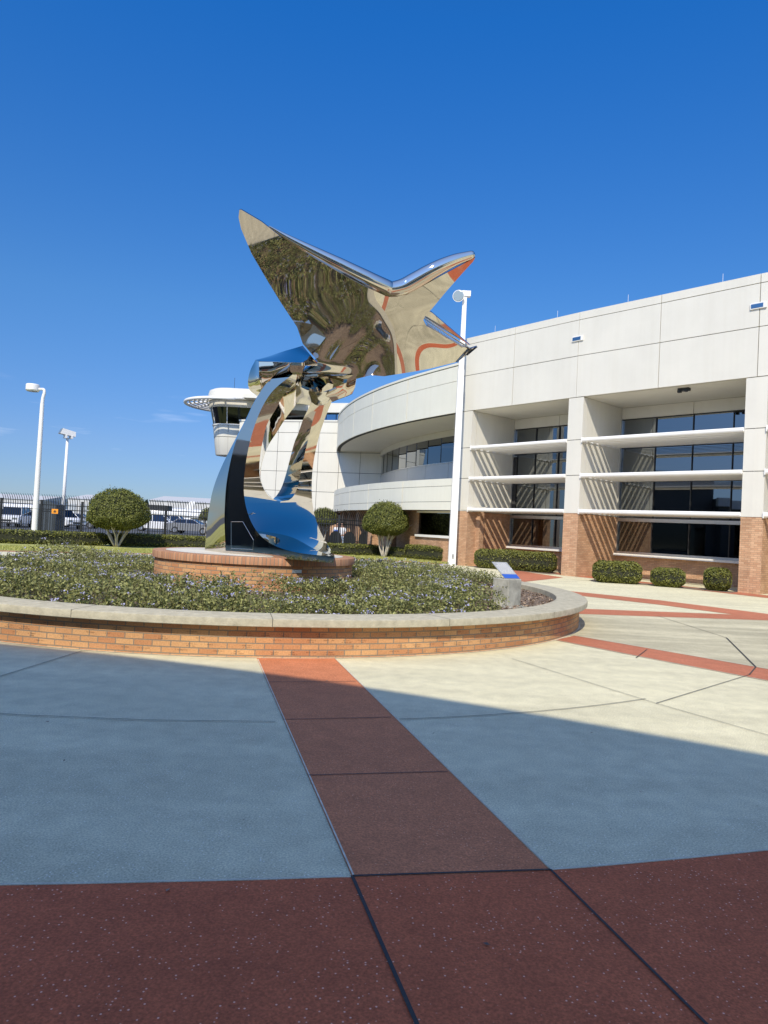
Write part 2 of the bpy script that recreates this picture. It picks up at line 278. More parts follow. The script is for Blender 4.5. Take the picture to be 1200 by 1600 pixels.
# ---------------------------------------------------------------- mesh helpers
class MB:
    def __init__(s): s.v = []; s.f = []; s.m = []
    def add(s, vs, fs, mi=0):
        o = len(s.v); s.v += [tuple(map(float, p)) for p in vs]
        for f in fs: s.f.append(tuple(i+o for i in f)); s.m.append(mi)
    def hexa(s, c, mi=0):      # 8 corners: bottom ring 0-3, top ring 4-7
        s.add(c, [(3, 2, 1, 0), (4, 5, 6, 7), (0, 1, 5, 4), (1, 2, 6, 5), (2, 3, 7, 6), (3, 0, 4, 7)], mi)
    def box(s, x0, x1, y0, y1, z0, z1, T=None, mi=0):
        c = [(x0, y0, z0), (x1, y0, z0), (x1, y1, z0), (x0, y1, z0), (x0, y0, z1), (x1, y0, z1), (x1, y1, z1), (x0, y1, z1)]
        s.hexa([T(*p) for p in c] if T else c, mi)
    def prism(s, poly, z0, z1, mi=0, T=None):
        n = len(poly); vs = [(p[0], p[1], z0) for p in poly]+[(p[0], p[1], z1) for p in poly]
        if T: vs = [T(*p) for p in vs]
        s.add(vs, [tuple(range(n))[::-1], tuple(range(n, 2*n))]+[(i, (i+1) % n, (i+1) % n+n, i+n) for i in range(n)], mi)
    def tube(s, pts, rad, n=10, cap=True, mi=0, squash=None):
        pts = [np.array(p, float) for p in pts]; k = len(pts)
        if not hasattr(rad, '__len__'): rad = [rad]*k
        up = np.array([0.13, 0.21, 0.97]); vs = []
        for i, p in enumerate(pts):
            d = pts[min(i+1, k-1)]-pts[max(i-1, 0)]; d = d/(np.linalg.norm(d)+1e-9)
            a = np.cross(d, up)
            if np.linalg.norm(a) < 1e-3: a = np.cross(d, [1, 0, 0])
            a /= np.linalg.norm(a); b = np.cross(d, a)
            for j in range(n):
                th = 2*math.pi*j/n; vs.append(p+rad[i]*(a*math.cos(th)+b*math.sin(th)))
        fs = [(i*n+j, i*n+(j+1) % n, (i+1)*n+(j+1) % n, (i+1)*n+j) for i in range(k-1) for j in range(n)]
        if cap: fs += [tuple(range(n))[::-1], tuple(range((k-1)*n, k*n))]
        s.add(vs, fs, mi)
    def lathe(s, prof, c=(0, 0), n=32, mi=0, a0=0.0, a1=2*math.pi, rfun=None):
        full = abs(a1-a0-2*math.pi) < 1e-6; k = n if full else n+1; vs = []
        for i in range(k):
            th = a0+(a1-a0)*i/n
            for r, z in prof: vs.append((c[0]+r*math.cos(th), c[1]+r*math.sin(th), z))
        q = len(prof); fs = []
        for i in range(n):
            j = (i+1) % k
            for t in range(q-1): fs.append((i*q+t, j*q+t, j*q+t+1, i*q+t+1))
        s.add(vs, fs, mi)
    def build(s, name, mats, parent=None, smooth=False, uv=None, angle=None):
        me = bpy.data.meshes.new(name); me.from_pydata(s.v, [], s.f); me.update()
        ms = mats if isinstance(mats, (list, tuple)) else [mats]
        for m in ms: me.materials.append(m)
        if len(ms) > 1: me.polygons.foreach_set('material_index', s.m)
        lay = me.uv_layers.new(name='UVMap')
        if uv is not None or any('brick' in m.name for m in ms):
            for p in me.polygons:
                n = p.normal
                if abs(n.z) < 0.7:
                    l = math.hypot(n.x, n.y) or 1; tx, ty = -n.y/l, n.x/l
                for li in p.loop_indices:
                    co = me.vertices[me.loops[li].vertex_index].co
                    if uv: lay.data[li].uv = uv(co, p)
                    elif abs(n.z) < 0.7: lay.data[li].uv = (co.x*tx+co.y*ty, co.z)
                    else: lay.data[li].uv = (co.x, co.y)
        if smooth:
            me.polygons.foreach_set('use_smooth', [True]*len(me.polygons))
        o = bpy.data.objects.new(name, me); COL.objects.link(o)
        if parent:
            o.parent = parent
            o.location = -Vector(parent.location) if parent.type == 'EMPTY' else Vector((0, 0, 0))
        if smooth and angle: 
            me.set_sharp_from_angle(angle=math.radians(angle))
        return o
def thing(name, label, cat, loc=(0, 0, 0), group=None):
    o = bpy.data.objects.new(name, None); COL.objects.link(o); o.location = tuple(float(x) for x in loc); o.empty_display_size = 0.3
    o['label'] = label; o['category'] = cat
    if group: o['group'] = group
    return o
def tag(o, label, cat, group=None):
    o['label'] = label; o['category'] = cat
    if group: o['group'] = group
    return o
def struct(name, mb, m, **k):
    o = mb.build(name, m, **k); o['kind'] = 'structure'; return o
def fast_mesh(name, verts, faces, m, parent=None):
    """many equal quads from numpy arrays"""
    me = bpy.data.meshes.new(name); nv = len(verts); nf = len(faces); k = faces.shape[1]
    me.vertices.add(nv); me.vertices.foreach_set('co', np.ascontiguousarray(verts, dtype=np.float32).ravel())
    me.loops.add(nf*k); me.loops.foreach_set('vertex_index', np.ascontiguousarray(faces, dtype=np.int32).ravel())
    me.polygons.add(nf); me.polygons.foreach_set('loop_start', np.arange(0, nf*k, k, dtype=np.int32))
    me.update(calc_edges=True); me.validate()
    me.materials.append(m)
    o = bpy.data.objects.new(name, me); COL.objects.link(o)
    if parent:
        o.parent = parent; o.location = -Vector(parent.location) if parent.type == 'EMPTY' else Vector((0, 0, 0))
    return o
def leaf_arrays(P, Nrm, size, aspect=0.55, jit=0.7):
    """diamond leaves at P facing roughly along Nrm"""
    n = len(P); nn = Nrm+jit*rng.normal(size=(n, 3)); nn /= np.linalg.norm(nn, axis=1, keepdims=True)
    t = np.cross(nn, rng.normal(size=(n, 3))); t /= np.linalg.norm(t, axis=1, keepdims=True); b = np.cross(nn, t)
    L = (size*rng.uniform(0.65, 1.3, n))[:, None]
    V = np.stack([P-t*L, P+b*L*aspect+nn*L*0.15, P+t*L, P-b*L*aspect+nn*L*0.15], 1).reshape(-1, 3)
    return V, np.arange(4*n).reshape(-1, 4)
def leaves(name, P, Nrm, size, m, parent=None, **k):
    V, Fc = leaf_arrays(P, Nrm, size, **k); return fast_mesh(name, V, Fc, m, parent)
def catmull(P, n):
    P = np.array(P, float); k = len(P)
    d = np.r_[0, np.cumsum(np.linalg.norm(np.diff(P, axis=0), axis=1)**0.5)]; t = np.linspace(0, d[-1], n); out = []
    for x in t:
        i = min(max(np.searchsorted(d, x, side='right')-1, 0), k-2); h = d[i+1]-d[i]; s = (x-d[i])/h
        m0 = (P[i+1]-P[i-1])/(d[i+1]-d[i-1])*h if i > 0 else P[i+1]-P[i]
        m1 = (P[i+2]-P[i])/(d[i+2]-d[i])*h if i < k-2 else P[i+1]-P[i]
        out.append((2*s**3-3*s**2+1)*P[i]+(s**3-2*s**2+s)*m0+(-2*s**3+3*s**2)*P[i+1]+(s**3-s**2)*m1)
    return np.array(out)
def linres(P, n):
    P = np.array(P, float); d = np.r_[0, np.cumsum(np.linalg.norm(np.diff(P, axis=0), axis=1))]
    t = np.linspace(0, d[-1], n); return np.stack([np.interp(t, d, P[:, j]) for j in range(P.shape[1])], 1)
# ================================================================ GROUND
PC = np.array([-2.46, 13.94]); PR = 6.14          # planter centre and radius
def sheet(name, poly, z, m):
    mb = MB(); mb.add([(p[0], p[1], z) for p in poly], [tuple(range(len(poly)))])
    o = struct(name, mb, m)
    if o.data.polygons[0].normal.z < 0: o.data.flip_normals()
    return o
def big(x0, x1, y0, y1): return [(x0, y0), (x1, y0), (x1, y1), (x0, y1)]
sheet('ground', big(-3000, 3000, -3000, 4500), -0.03, M['farland'])
sheet('plaza', big(-70, 80, -60, 62), 0.0, M['concrete'])
sheet('airfield_grass', big(-420, 260, 92, 330), -0.020, M['drygrass'])
sheet('airport_road', big(-300, 60, 62, 92), -0.016, M['asphalt'])
sheet('parking_lot', [(-90, 36), (-20.5, 41.2), (-9, 39.2), (-2, 40.5), (-4, 62), (-90, 62)], 0.004, M['asphalt'])
lawn_front = [(-60, 6), (-40, 15.5), (-25, 21), (-16, 24.2), (-12, 26.9), (-9, 29.3), (-5, 32.2), (-1.1, 33.9), (1.5, 33.9), (3.0, 33.2)]
lawn_back = [(3.4, 34.6), (2.2, 40.5), (-2, 40.4), (-9, 39.1), (-20.5, 41.1), (-60, 41)]
sheet('lawn', lawn_front+lawn_back, 0.006, M['grassbase'])
def ribbon(pts, w, z, mb, off=0.0):
    """a flat strip of width w along a polyline"""
    pts = [np.array(p[:2], float) for p in pts]; A = []
    for i, p in enumerate(pts):
        d = pts[min(i+1, len(pts)-1)]-pts[max(i-1, 0)]; d /= np.linalg.norm(d); nn = np.array([-d[1], d[0]])
        A.append((p+nn*(off+w/2), p+nn*(off-w/2)))
    vs = []
    for a, b in A: vs += [(b[0], b[1], z), (a[0], a[1], z)]
    mb.add(vs, [(2*i, 2*i+2, 2*i+3, 2*i+1) for i in range(len(A)-1)])
g = lambda x, y: onz(x, y)[:2]
# lawn edging
mb = MB(); ribbon(lawn_front[2:], 0.45, 0.007, mb, off=-0.35); struct('lawn_edge_band', mb, M['red'])
# radial red path toward the camera, continuing as the wide outer ring
ang = lambda a, r: PC+r*np.array([math.cos(math.radians(a)), math.sin(math.radians(a))])
dirp = np.array([1.25, -4.75]); dirp /= np.linalg.norm(dirp); nrp = np.array([-dirp[1], dirp[0]])
pl0, pl1, pr0, pr1 = g(402, 1031), g(550, 1371), g(523, 1030), g(860, 1361)
mb = MB()
q = [pl0-dirp*0.6, pl1+dirp*0.12, pr1+dirp*0.12, pr0-dirp*0.5]
mb.add([(*p, 0.004) for p in q], [(0, 1, 2, 3)])
struct('red_path', mb, M['red'])
RI, RO = 11.19, 12.28
def annulus(a0, a1, r0_, r1_, z, n=64):
    m_ = MB(); vs = []
    for i in range(n+1):
        a = a0+(a1-a0)*i/n; vs += [(*ang(a, r0_), z), (*ang(a, r1_), z)]
    m_.add(vs, [(2*i, 2*i+1, 2*i+3, 2*i+2) for i in range(n)]); return m_
rin = lambda a: float(np.interp(a, [-88, -84.8, -81.6, -77.5, -72.9, -70, -66.8, -62.5], [11.16, 11.122, 11.106, 11.123, 11.203, 11.235, 11.291, 11.41]))
def ring_strip(f0, f1, z, a0=-178, a1=7, n=124):
    m_ = MB(); vs = []
    for i in range(n+1):
        a = a0+(a1-a0)*i/n; vs += [(*ang(a, f0(a)), z), (*ang(a, f1(a)), z)]
    m_.add(vs, [(2*i, 2*i+1, 2*i+3, 2*i+2) for i in range(n)]); return m_
struct('red_ring_band', ring_strip(rin, lambda a: RO+rin(a)-RI, 0.0045), M['darkred'])
ext = lambda a, b, L: b+(b-a)/np.linalg.norm(b-a)*L
b2a, b2b = ext(g(1034, 1017), g(1200, 1046), 2.7), ext(g(1030, 1032), g(1200, 1064), 2.7)
band2 = [g(868, 1000.5), g(897, 993.5), g(1034, 1017), g(1200, 1046), b2a, b2b, g(1200, 1064), g(1030, 1032)]
band3 = [g(900, 951.0), g(1137, 960), g(1200, 962), g(1320, 972), g(1320, 979), g(1200, 969.6), g(1036, 964), g(900, 959.3)]
band4 = [g(868, 921.5), g(1030, 938), g(1137, 951.5), g(1200, 959.5), g(1300, 973), g(1300, 981), g(1200, 966.5), g(1137.6, 959.3), g(1030, 945), g(905, 930.8), g(868, 927)]
band5 = [g(790, 891), g(811, 892), g(857, 899), g(880, 902.5), g(822, 909), g(790, 912)]
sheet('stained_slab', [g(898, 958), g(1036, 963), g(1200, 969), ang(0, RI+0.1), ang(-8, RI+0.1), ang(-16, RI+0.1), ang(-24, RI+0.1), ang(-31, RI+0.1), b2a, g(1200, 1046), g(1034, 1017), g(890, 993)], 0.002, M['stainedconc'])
for bnd, zz in ((band2, 0.004), (band3, 0.0042), (band4, 0.0046), (band5, 0.0044)): sheet('red_band', bnd, zz, M['redband'])
for a in (-122, -165):                                # further radial bands of the same pattern
    mb = MB(); ribbon([ang(a, 6.1), ang(a, RI)], 0.86, 0.004, mb); struct('red_band', mb, M['red'])
mb = MB(); ribbon([g(736, 881.5), g(811, 889.5), g(870, 897), g(1020, 913), g(1200, 933.5)]+[(16.5, 15.6), (21, 10)], 1.15, 0.005, mb, off=0.25); struct('building_edge_band', mb, M['redband'])
mb = MB(); ribbon([g(738, 884.5), g(800, 890), g(872, 897.5)], 0.85, 0.0085, mb, off=-0.1); struct('mulch_bed', mb, M['soil'])
mb = MB(); ribbon([g(922, 906.5), g(1005, 913), g(1075, 919.5), g(1146, 926)], 0.85, 0.0085, mb, off=0.15); struct('mulch_bed', mb, M['soil'])
# joints
mb = MB()
def joint(a, b, w=0.013, z=0.009): ribbon([a, b], w, z, mb)
joint(g(0, 1058), g(128, 1018), 0.010); joint(g(-300, 1147), g(0, 1058), 0.010)
def arcj(a0, a1, r, w=0.011, n=10, z=0.009): ribbon([ang(a0+(a1-a0)*i/n, r) for i in range(n+1)], w, z, mb)
arcj(-140, -78.6, 8.72, 0.009); arcj(-72.2, -54.6, 8.72, 0.010)
joint(g(800, 1030), g(1025, 1100), 0.008); joint(g(1025, 1100), g(1200, 1150), 0.008); joint(g(1200, 1150), g(1400, 1207), 0.008); joint(g(1025, 1100), g(1171, 1055), 0.009)
joint(g(1028, 963), g(1135, 997), 0.012); joint(g(1135, 997), g(1181, 1043), 0.022)
joint(g(994, 1028.5), g(1011, 1015.5), 0.014); joint(g(1171, 1055), g(1181, 1043), 0.016)
joint(g(420, 1066.5), g(556, 1066), 0.008); joint(g(441, 1125.5), g(611, 1122), 0.009); joint(g(482, 1213), g(700, 1207), 0.009)
joint(g(551, 1371), g(860, 1361), 0.012)
joint(pl1, pl1+dirp*1.6, 0.015); joint(pr1, pr1+(g(1100, 1600)-pr1)*1.5, 0.012)
for a in (-100, -115, -130, -50, -35): joint(ang(a, RI), ang(a, RO), 0.016)
for a in (-55.2, -35, 30, 50): joint(ang(a, RO if a < 0 else 12), ang(a, 26), 0.012)
struct('pavement_joints', mb, M['joint'])
mb = MB()
for a_, b_ in ((pl0, pl1), (pr0, pr1)): ribbon([a_, b_], 0.009, 0.008, mb, off=0.007)
ribbon([ang(a, rin(a)-0.006) for a in np.linspace(-110, -77.7, 24)], 0.008, 0.008, mb); ribbon([ang(a, rin(a)-0.006) for a in np.linspace(-72.8, -30, 30)], 0.008, 0.008, mb)
ribbon([ang(-180+i*2, PR+0.012) for i in range(121)], 0.03, 0.005, mb)
ribbon([g(897, 993.2), g(1034, 1016.6), g(1200, 1045.6)], 0.018, 0.008, mb)
ribbon([g(870, 1001), g(1030, 1032.4), g(1200, 1064.4)], 0.016, 0.008, mb)
struct('caulk_lines', mb, M['caulk'])
# a few scraps of leaf litter on the slabs
lp = np.array([[*g(x, y), 0.012] for x, y in ((74, 1130), (380, 1285), (66, 1026), (408, 1162), (545, 1004), (855, 1052), (850, 920), (1000, 1240), (262, 1395), (760, 1480))]); lp = np.vstack([lp, np.stack([rng.uniform(-6, 9, 40), rng.uniform(2.5, 12, 40), np.full(40, 0.012)], 1)])
lp = lp[np.hypot(lp[:, 0]-PC[0], lp[:, 1]-PC[1]) > 6.3]
o = leaves('leaf_litter', lp, np.tile([0, 0, 1.0], (len(lp), 1)), 0.012, M['chip'], jit=0.3); o['kind'] = 'stuff'; tag(o, 'tiny dry leaf scraps scattered over the concrete slabs', 'leaf litter')
# lawn blades (dense near the visible strip)
n = 42000
xs = rng.uniform(-24, 3.3, n); f0 = np.interp(xs, [p[0] for p in lawn_front], [p[1] for p in lawn_front])
ys = f0+rng.uniform(0.05, 1, n)**1.1*4.2
P = np.stack([xs, ys, np.full(n, 0.02)], 1); h = rng.uniform(0.04, 0.085, n)
dx = rng.normal(0, 0.02, (n, 2)); w = rng.uniform(0.008, 0.014, n); th = rng.uniform(0, math.pi, n)
s = np.stack([np.cos(th)*w, np.sin(th)*w, 0*w], 1); tip = P+np.stack([dx[:, 0], dx[:, 1], h], 1)
V = np.stack([P-s, P+s, tip], 1).reshape(-1, 3)
o = fast_mesh('lawn_grass', V, np.arange(3*n).reshape(-1, 3), M['blade']); o['kind'] = 'stuff'; tag(o, 'mown lawn grass strip along the hedges behind the planter', 'grass')

# ================================================================ PLANTER
pl = thing('brick_planter', 'large round brick planter with a wide concrete cap and engraved bricks', 'planter', (PC[0], PC[1], 0))
ringuv = lambda co, p: ((math.atan2(co.y-PC[1], co.x-PC[0]) % (2*math.pi))*PR, co.z+0.045)
def ring_uv(co, p):
    c = p.center; a = math.atan2(co.y-PC[1], co.x-PC[0]); ac = math.atan2(c.y-PC[1], c.x-PC[0])
    if a-ac > math.pi: a -= 2*math.pi
    if a-ac < -math.pi: a += 2*math.pi
    rr = PR if math.hypot(c.x-PC[0], c.y-PC[1]) > 3 else 1.92
    return (a*rr, co.z+(0.045 if rr > 3 else 0.032))
mb = MB(); mb.lathe([(PR, 0), (PR, 0.361)], PC, 180); wall = mb.build('brick_wall', M['pbrick'], pl, smooth=True, uv=ring_uv)
mb = MB(); co_, ci_ = PR+0.13, PR-0.40
mb.lathe([(ci_, 0.20), (ci_, 0.438), (ci_+0.012, 0.45), (co_-0.014, 0.45), (co_-0.004, 0.446), (co_, 0.436), (co_, 0.366), (co_-0.006, 0.36), (PR-0.05, 0.36)], PC, 180)
cap = mb.build('concrete_cap', M['cap'], pl, smooth=True, angle=35)
mb = MB()
for k in range(18):
    a = -165+k*20+7; A, B = ang(a, ci_+0.002), ang(a, co_+0.001); t = np.array([-(B-A)[1], (B-A)[0]]); t = t/np.linalg.norm(t)*0.003
    mb = MB(); mb.add([(*(A-t), 0.4512), (*(B-t), 0.4512), (*(B+t), 0.4512), (*(A+t), 0.4512), (*(B-t), 0.368), (*(B+t), 0.368)], [(0, 1, 2, 3), (1, 4, 5, 2)])
    mb.build('cap_joint', M['gap'], cap)
# engraved donor bricks: two short rows of tiny strokes on many bricks
mb = MB(); nb = int(2*math.pi*PR/0.203)
for row in range(5):
    z0 = row*0.0677-0.045
    for b in range(-100, 100):
        u0_ = b*0.203+(0.5*0.203 if row % 2 else 0); a = math.degrees((u0_+0.1015)/PR)
        if not (-135 < a < -5) or rng.random() < 0.42 or row == 0: continue
        for ln in range(rng.integers(1, 3)):
            nl = rng.integers(5, 12); x = 0.1015-nl*0.0064*0.9; zz = z0+0.042-ln*0.021
            for k in range(nl):
                x += 0.0125
                if rng.random() < 0.16: continue
                for (ox, oz, sx, sz) in ((0, 0, 0.0018, 0.0115), (0.0055, 0, 0.0016, 0.0115), (0.0028, rng.choice([-0.005, 0, 0.005]), 0.0055, 0.0016)):
                    if rng.random() < 0.2: continue
                    aa = (u0_+x+ox)/PR; da = sx/2/PR; r_ = PR+0.0012
                    if x+ox > 0.19: continue
                    c = [(PC[0]+r_*math.cos(q), PC[1]+r_*math.sin(q), zz+oz+s_) for q, s_ in ((aa-da, -sz/2), (aa+da, -sz/2), (aa+da, sz/2), (aa-da, sz/2))]
                    mb.add(c, [(0, 1, 2, 3)])
mb.build('engraving', M['engrave'], wall)
mb = MB(); mb.lathe([(0.01, 0.34), (ci_+0.01, 0.34)], PC, 96); soil = mb.build('soil', M['soil'], pl)
n = 9000; a = rng.uniform(-70, 70, n); r = np.sqrt(rng.uniform(3.2**2, 5.7**2, n))
P = np.stack([PC[0]+r*np.cos(np.radians(a)), PC[1]+r*np.sin(np.radians(a)), np.full(n, 0.348)+rng.uniform(0, 0.02, n)], 1)
leaves('mulch_chip', P, np.tile([0, 0, 1.0], (n, 1)), 0.030, M['chip'], soil, aspect=0.35, jit=0.45)['kind'] = 'stuff'

# pedestal
pd = thing('brick_pedestal', 'low round brick pedestal with a soldier course rim carrying the steel sculpture', 'pedestal', (PC[0], PC[1], 0.3))
mb = MB(); mb.lathe([(1.89, 0.3), (1.89, 0.775)], PC, 120); mb.build('brick_drum', M['pbrick'], pd, smooth=True, uv=ring_uv)
mb = MB(); mb.lathe([(1.86, 0.765), (1.935, 0.775), (1.935, 0.885), (1.925, 0.9), (1.70, 0.903)], PC, 120); mb.build('brick_rim', M['soldier'], pd, smooth=True, uv=lambda co, p: (ring_uv(co, p)[0], 0.2), angle=35)
mb = MB(); mb.lathe([(0.01, 0.906), (1.70, 0.906)], PC, 96); mb.build('concrete_top', M['walk'], pd)
mb = MB(); a = math.radians(-58); mb.box(-0.09, 0.09, 0, 0.006, 0.655, 0.71, T=lambda x, y, z: (PC[0]+1.893*math.cos(a)-x*math.sin(a)+y*math.cos(a), PC[1]+1.893*math.sin(a)+x*math.cos(a)+y*math.sin(a), z)); mb.build('vent_cover', M['alum'], pd)

# flowering ground cover
def plant_pts(n, rmin, rmax):
    a = rng.uniform(0, 2*math.pi, n); r = np.sqrt(rng.uniform(rmin**2, rmax**2, n)); return PC[0]+r*np.cos(a), PC[1]+r*np.sin(a)
mounds = [(rng.uniform(-5.5, 5.5), rng.uniform(-5.5, 5.5), rng.uniform(0.04, 0.20), rng.uniform(0.22, 0.7)) for _ in range(85)]
def pheight(x, y):
    h = 0.19+0*x
    for mx, my, mh, mr in mounds: h = h+mh*np.exp(-((x-PC[0]-mx)**2+(y-PC[1]-my)**2)/(2*mr*mr))*0.75
    h = np.minimum(h-0.03, 0.33)
    h += 0.32*np.exp(-((x+7.0)**2+(y-15.6)**2)/(2*0.55**2))
    h += 0.10*np.exp(-((x+0.2)**2+(y-16.2)**2)/(2*0.8**2))
    h = h*(1-0.28*np.clip((y-14.5)/1.5, 0, 1)*(x < -1.5)); r = np.hypot(x-PC[0], y-PC[1]); h *= np.clip((5.78-r)/0.35, 0.35, 1)
    return h
def ok(x, y):
    r = np.hypot(x-PC[0], y-PC[1]); xb = 1.62+0.10*np.sin(y*5)+0.03*np.sin(y*17)
    return (r < 5.72) & (r > 2.0+0.35*np.clip((15-y)/2, 0, 1)*(0.8+0.2*np.sin(3*np.arctan2(y-PC[1], x-PC[0])))) & ~((y < 13.6) & (r < 4.35) & (np.sin(2.1*x+1.0)*np.cos(1.8*y+0.5)+0.35*np.sin(4.7*x-2.2*y) < 0.02)) & ~((x > xb) & (y > 9) & (y < 15.9)) & ((y < 20))
def sprigs(n, nl, size):
    x, y = plant_pts(n, 1.95, 5.75); k = ok(x, y); x, y = x[k], y[k]; n = len(x)
    near = np.clip(1.6-(np.hypot(x, y)-8)/9, 0.35, 1); k = rng.random(n) < near; x, y = x[k], y[k]; n = len(x)
    h = pheight(x, y)*rng.uniform(0.75, 1.15, n); base = np.stack([x, y, np.full(n, 0.34)], 1)
    lean = rng.normal(0, 0.35, (n, 2)); top = base+np.stack([lean[:, 0]*h, lean[:, 1]*h, h+0.02], 1)
    return base, top
base, top = sprigs(27000, 8, 0.022)
n = len(base); PP = []; NN = []
for j in range(9):
    f = 1-(rng.random(n)**1.6)*0.75
    p = base+(top-base)*f[:, None]+rng.normal(0, 0.022, (n, 3)); PP.append(p)
    nn = rng.normal(0, 0.6, (n, 3)); nn[:, 2] += 1.0; NN.append(nn)
P = np.concatenate(PP); P[:, 2] = np.maximum(P[:, 2], 0.35)
gc = leaves('flowering_groundcover', P, np.concatenate(NN), 0.024, M['flowerleaf'], jit=0.5, aspect=0.48)
gc['kind'] = 'stuff'; tag(gc, 'low green ground cover with small blue flowers filling the round planter', 'flowers')
# bare twigs poking out, and flower clusters
k = rng.random(n) < 0.22; b_, t_ = base[k], top[k]; m_ = len(b_)
t2 = t_+np.stack([rng.normal(0, 0.03, m_), rng.normal(0, 0.03, m_), rng.uniform(0.01, 0.11, m_)], 1)
s = np.zeros((m_, 3)); th = rng.uniform(0, math.pi, m_); s[:, 0] = np.cos(th)*0.0022; s[:, 1] = np.sin(th)*0.0022
V = np.stack([b_-s, b_+s, t2+s*0.6, t2-s*0.6], 1).reshape(-1, 3)
fast_mesh('twig', V, np.arange(4*m_).reshape(-1, 4), M['stem'], gc)['kind'] = 'stuff'
fx, fy = top[:, 0], top[:, 1]
dens = 0.5+0.5*np.sin(fx*2.1+1.3*np.sin(fy*1.3))*np.cos(fy*1.9+0.7*np.sin(fx*1.7))
k = rng.random(n) < 0.16*dens**1.4; tp = top[k]; FP = []
for c in tp:
    q = rng.integers(3, 9); FP.append(c+np.stack([rng.normal(0, 0.024, q), rng.normal(0, 0.024, q), rng.uniform(0.0, 0.035, q)], 1))
FP = np.concatenate(FP); nn = rng.normal(0, 0.5, (len(FP), 3)); nn[:, 2] += 0.8; nn[:, 1] -= 0.4
leaves('blossom', FP, nn, 0.0125, M['petal'], gc, aspect=0.8, jit=0.4)['kind'] = 'stuff'
# small uplight in the bed
ul = thing('garden_spotlight', 'small black garden spotlight standing in the flower bed behind the pedestal', 'spotlight', at_y(597, 888, 17.6))
b = at_y(597, 890, 17.6); mb = MB(); mb.tube([(b[0], b[1], 0.34), (b[0], b[1], b[2]+0.05)], 0.014); mb.build('stake', M['dark'], ul)
mb = MB(); d = np.array([-0.6, -0.35, 0.55]); d /= np.linalg.norm(d); c = np.array([b[0], b[1], b[2]+0.10]); mb.tube([c-d*0.11, c-d*0.04, c+d*0.09, c+d*0.13], [0.05, 0.085, 0.095, 0.10], 16); mb.build('lamp_head', M['dark'], ul)

# sign block and plaque
sb = at_y(795, 945, 11.45); SX, SY = sb[0], 11.45
blk = thing('concrete_block', 'square weathered concrete block standing on bark mulch in the planter', 'block', (SX, SY, 0.34))
ca, sa = math.cos(math.radians(41)), math.sin(math.radians(41))
Tb = lambda x, y, z: (SX+ca*x-sa*y, SY+0.235+sa*x+ca*y, z)
mb = MB(); hw = 0.165
mb.box(-hw, hw, -hw, hw, 0.335, 0.79, T=Tb); o = mb.build('block_body', M['pconc'], blk)
bv = o.modifiers.new('bevel', 'BEVEL'); bv.width = 0.012; bv.segments = 2
mb = MB(); mb.box(-0.30, 0.28, -0.28, 0.28, 0.335, 0.352, T=Tb); mb.build('footing_slab', M['pconc'], blk)
pq = thing('information_plaque', 'tilted metal information plaque with a blue lower band on the concrete block', 'plaque', (SX, SY, 0.79))
# tilted plate facing the viewer and to the left, leaning back
ux = np.array([0.93, 0.36, 0]); ux /= np.linalg.norm(ux); back = np.array([-ux[1], ux[0], 0])
vy = np.array([-0.17, 0, 0])+back*0.20+np.array([0, 0, 0.30]); vy /= np.linalg.norm(vy); nz = np.cross(ux, vy)
o0 = np.array([SX+0.075, SY+0.19, 0.795])
Tp = lambda x, y, z: tuple(o0+ux*x*0.86+vy*y*0.88+nz*z)
mb = MB(); mb.box(-0.165, 0.165, 0.0, 0.41, -0.012, 0, T=Tp); mb.build('plate', M['plaque'], pq)
mb = MB(); mb.box(-0.163, 0.163, 0.004, 0.105, 0.001, 0.003, T=Tp); mb.build('blue_band', M['plaqueblue'], pq)
mb = MB()
for r_ in range(9):
    y = 0.135+r_*0.029; x = -0.135+(0.05 if r_ > 6 else 0)
    while x < 0.13-(0.05 if r_ > 6 else 0):
        wd = rng.uniform(0.012, 0.04); mb.box(x, x+wd, y, y+0.011, 0.001, 0.0022, T=Tp); x += wd+0.008
mb.box(-0.15, 0.15, 0.118, 0.121, 0.001, 0.0022, T=Tp)
mb.build('lettering', M['whiteprint'], pq)
mb = MB(); mb.box(-0.10, 0.10, 0.0, 0.16, -0.05, -0.013, T=Tp); mb.build('bracket', M['dark'], pq)
# ================================================================ SCULPTURE
scu = thing('steel_sculpture', 'mirror polished stainless steel sculpture of a winged form rising from a slotted curved stand', 'sculpture', (PC[0], PC[1], 0.9))
z2 = lambda L: np.array([(300+x/4.286, 530+y/4.286) for x, y in L])
Lp = np.array([(457.5,585),(440,598),(426.5,609),(409.7,635),(399.2,660.7),(393.3,679),(387.5,702.7),(383.5,728),(380.8,751.7),(380.8,772.7),(383.5,793.7),(390,814.7),(398.5,831),(407,841.5),(421.3,851.5),(444.7,860),(477,866),(521.5,869.4)])
Rp = np.array([(531,603),(524,615),(515.8,632.7),(507.7,653.7),(501,672),(496,691),(491.3,712),(488,735),(486.7,758.7),(487.4,782),(490,803),(495.5,819),(501,833),(507.7,845),(514.7,855.5),(520.5,863.6),(522.3,866.4),(522.8,868.4)])
SLp = np.array([(461.7,596.7),(443,618),(431.7,638),(422,654),(416,666.7),(410.8,688),(407.3,707),(405.3,728),(406.3,747),(410.8,761),(417.8,772.6),(427,780),(437.7,783.6)])
SRp = np.array([(509,612),(503,625),(495,640),(491,650),(487.5,662),(482.5,683),(476.6,707),(471.5,728),(468,749),(463.5,765.7),(457.5,776.5),(449.3,782.3),(437.7,783.6)])
BLp = np.array([(470,618),(461,634),(452,646),(444,656.7),(430,679),(419,696),(410.8,716.7),(407.5,733),(407.2,748),(411.2,761.5),(418,770.5),(424,777),(427,779)])
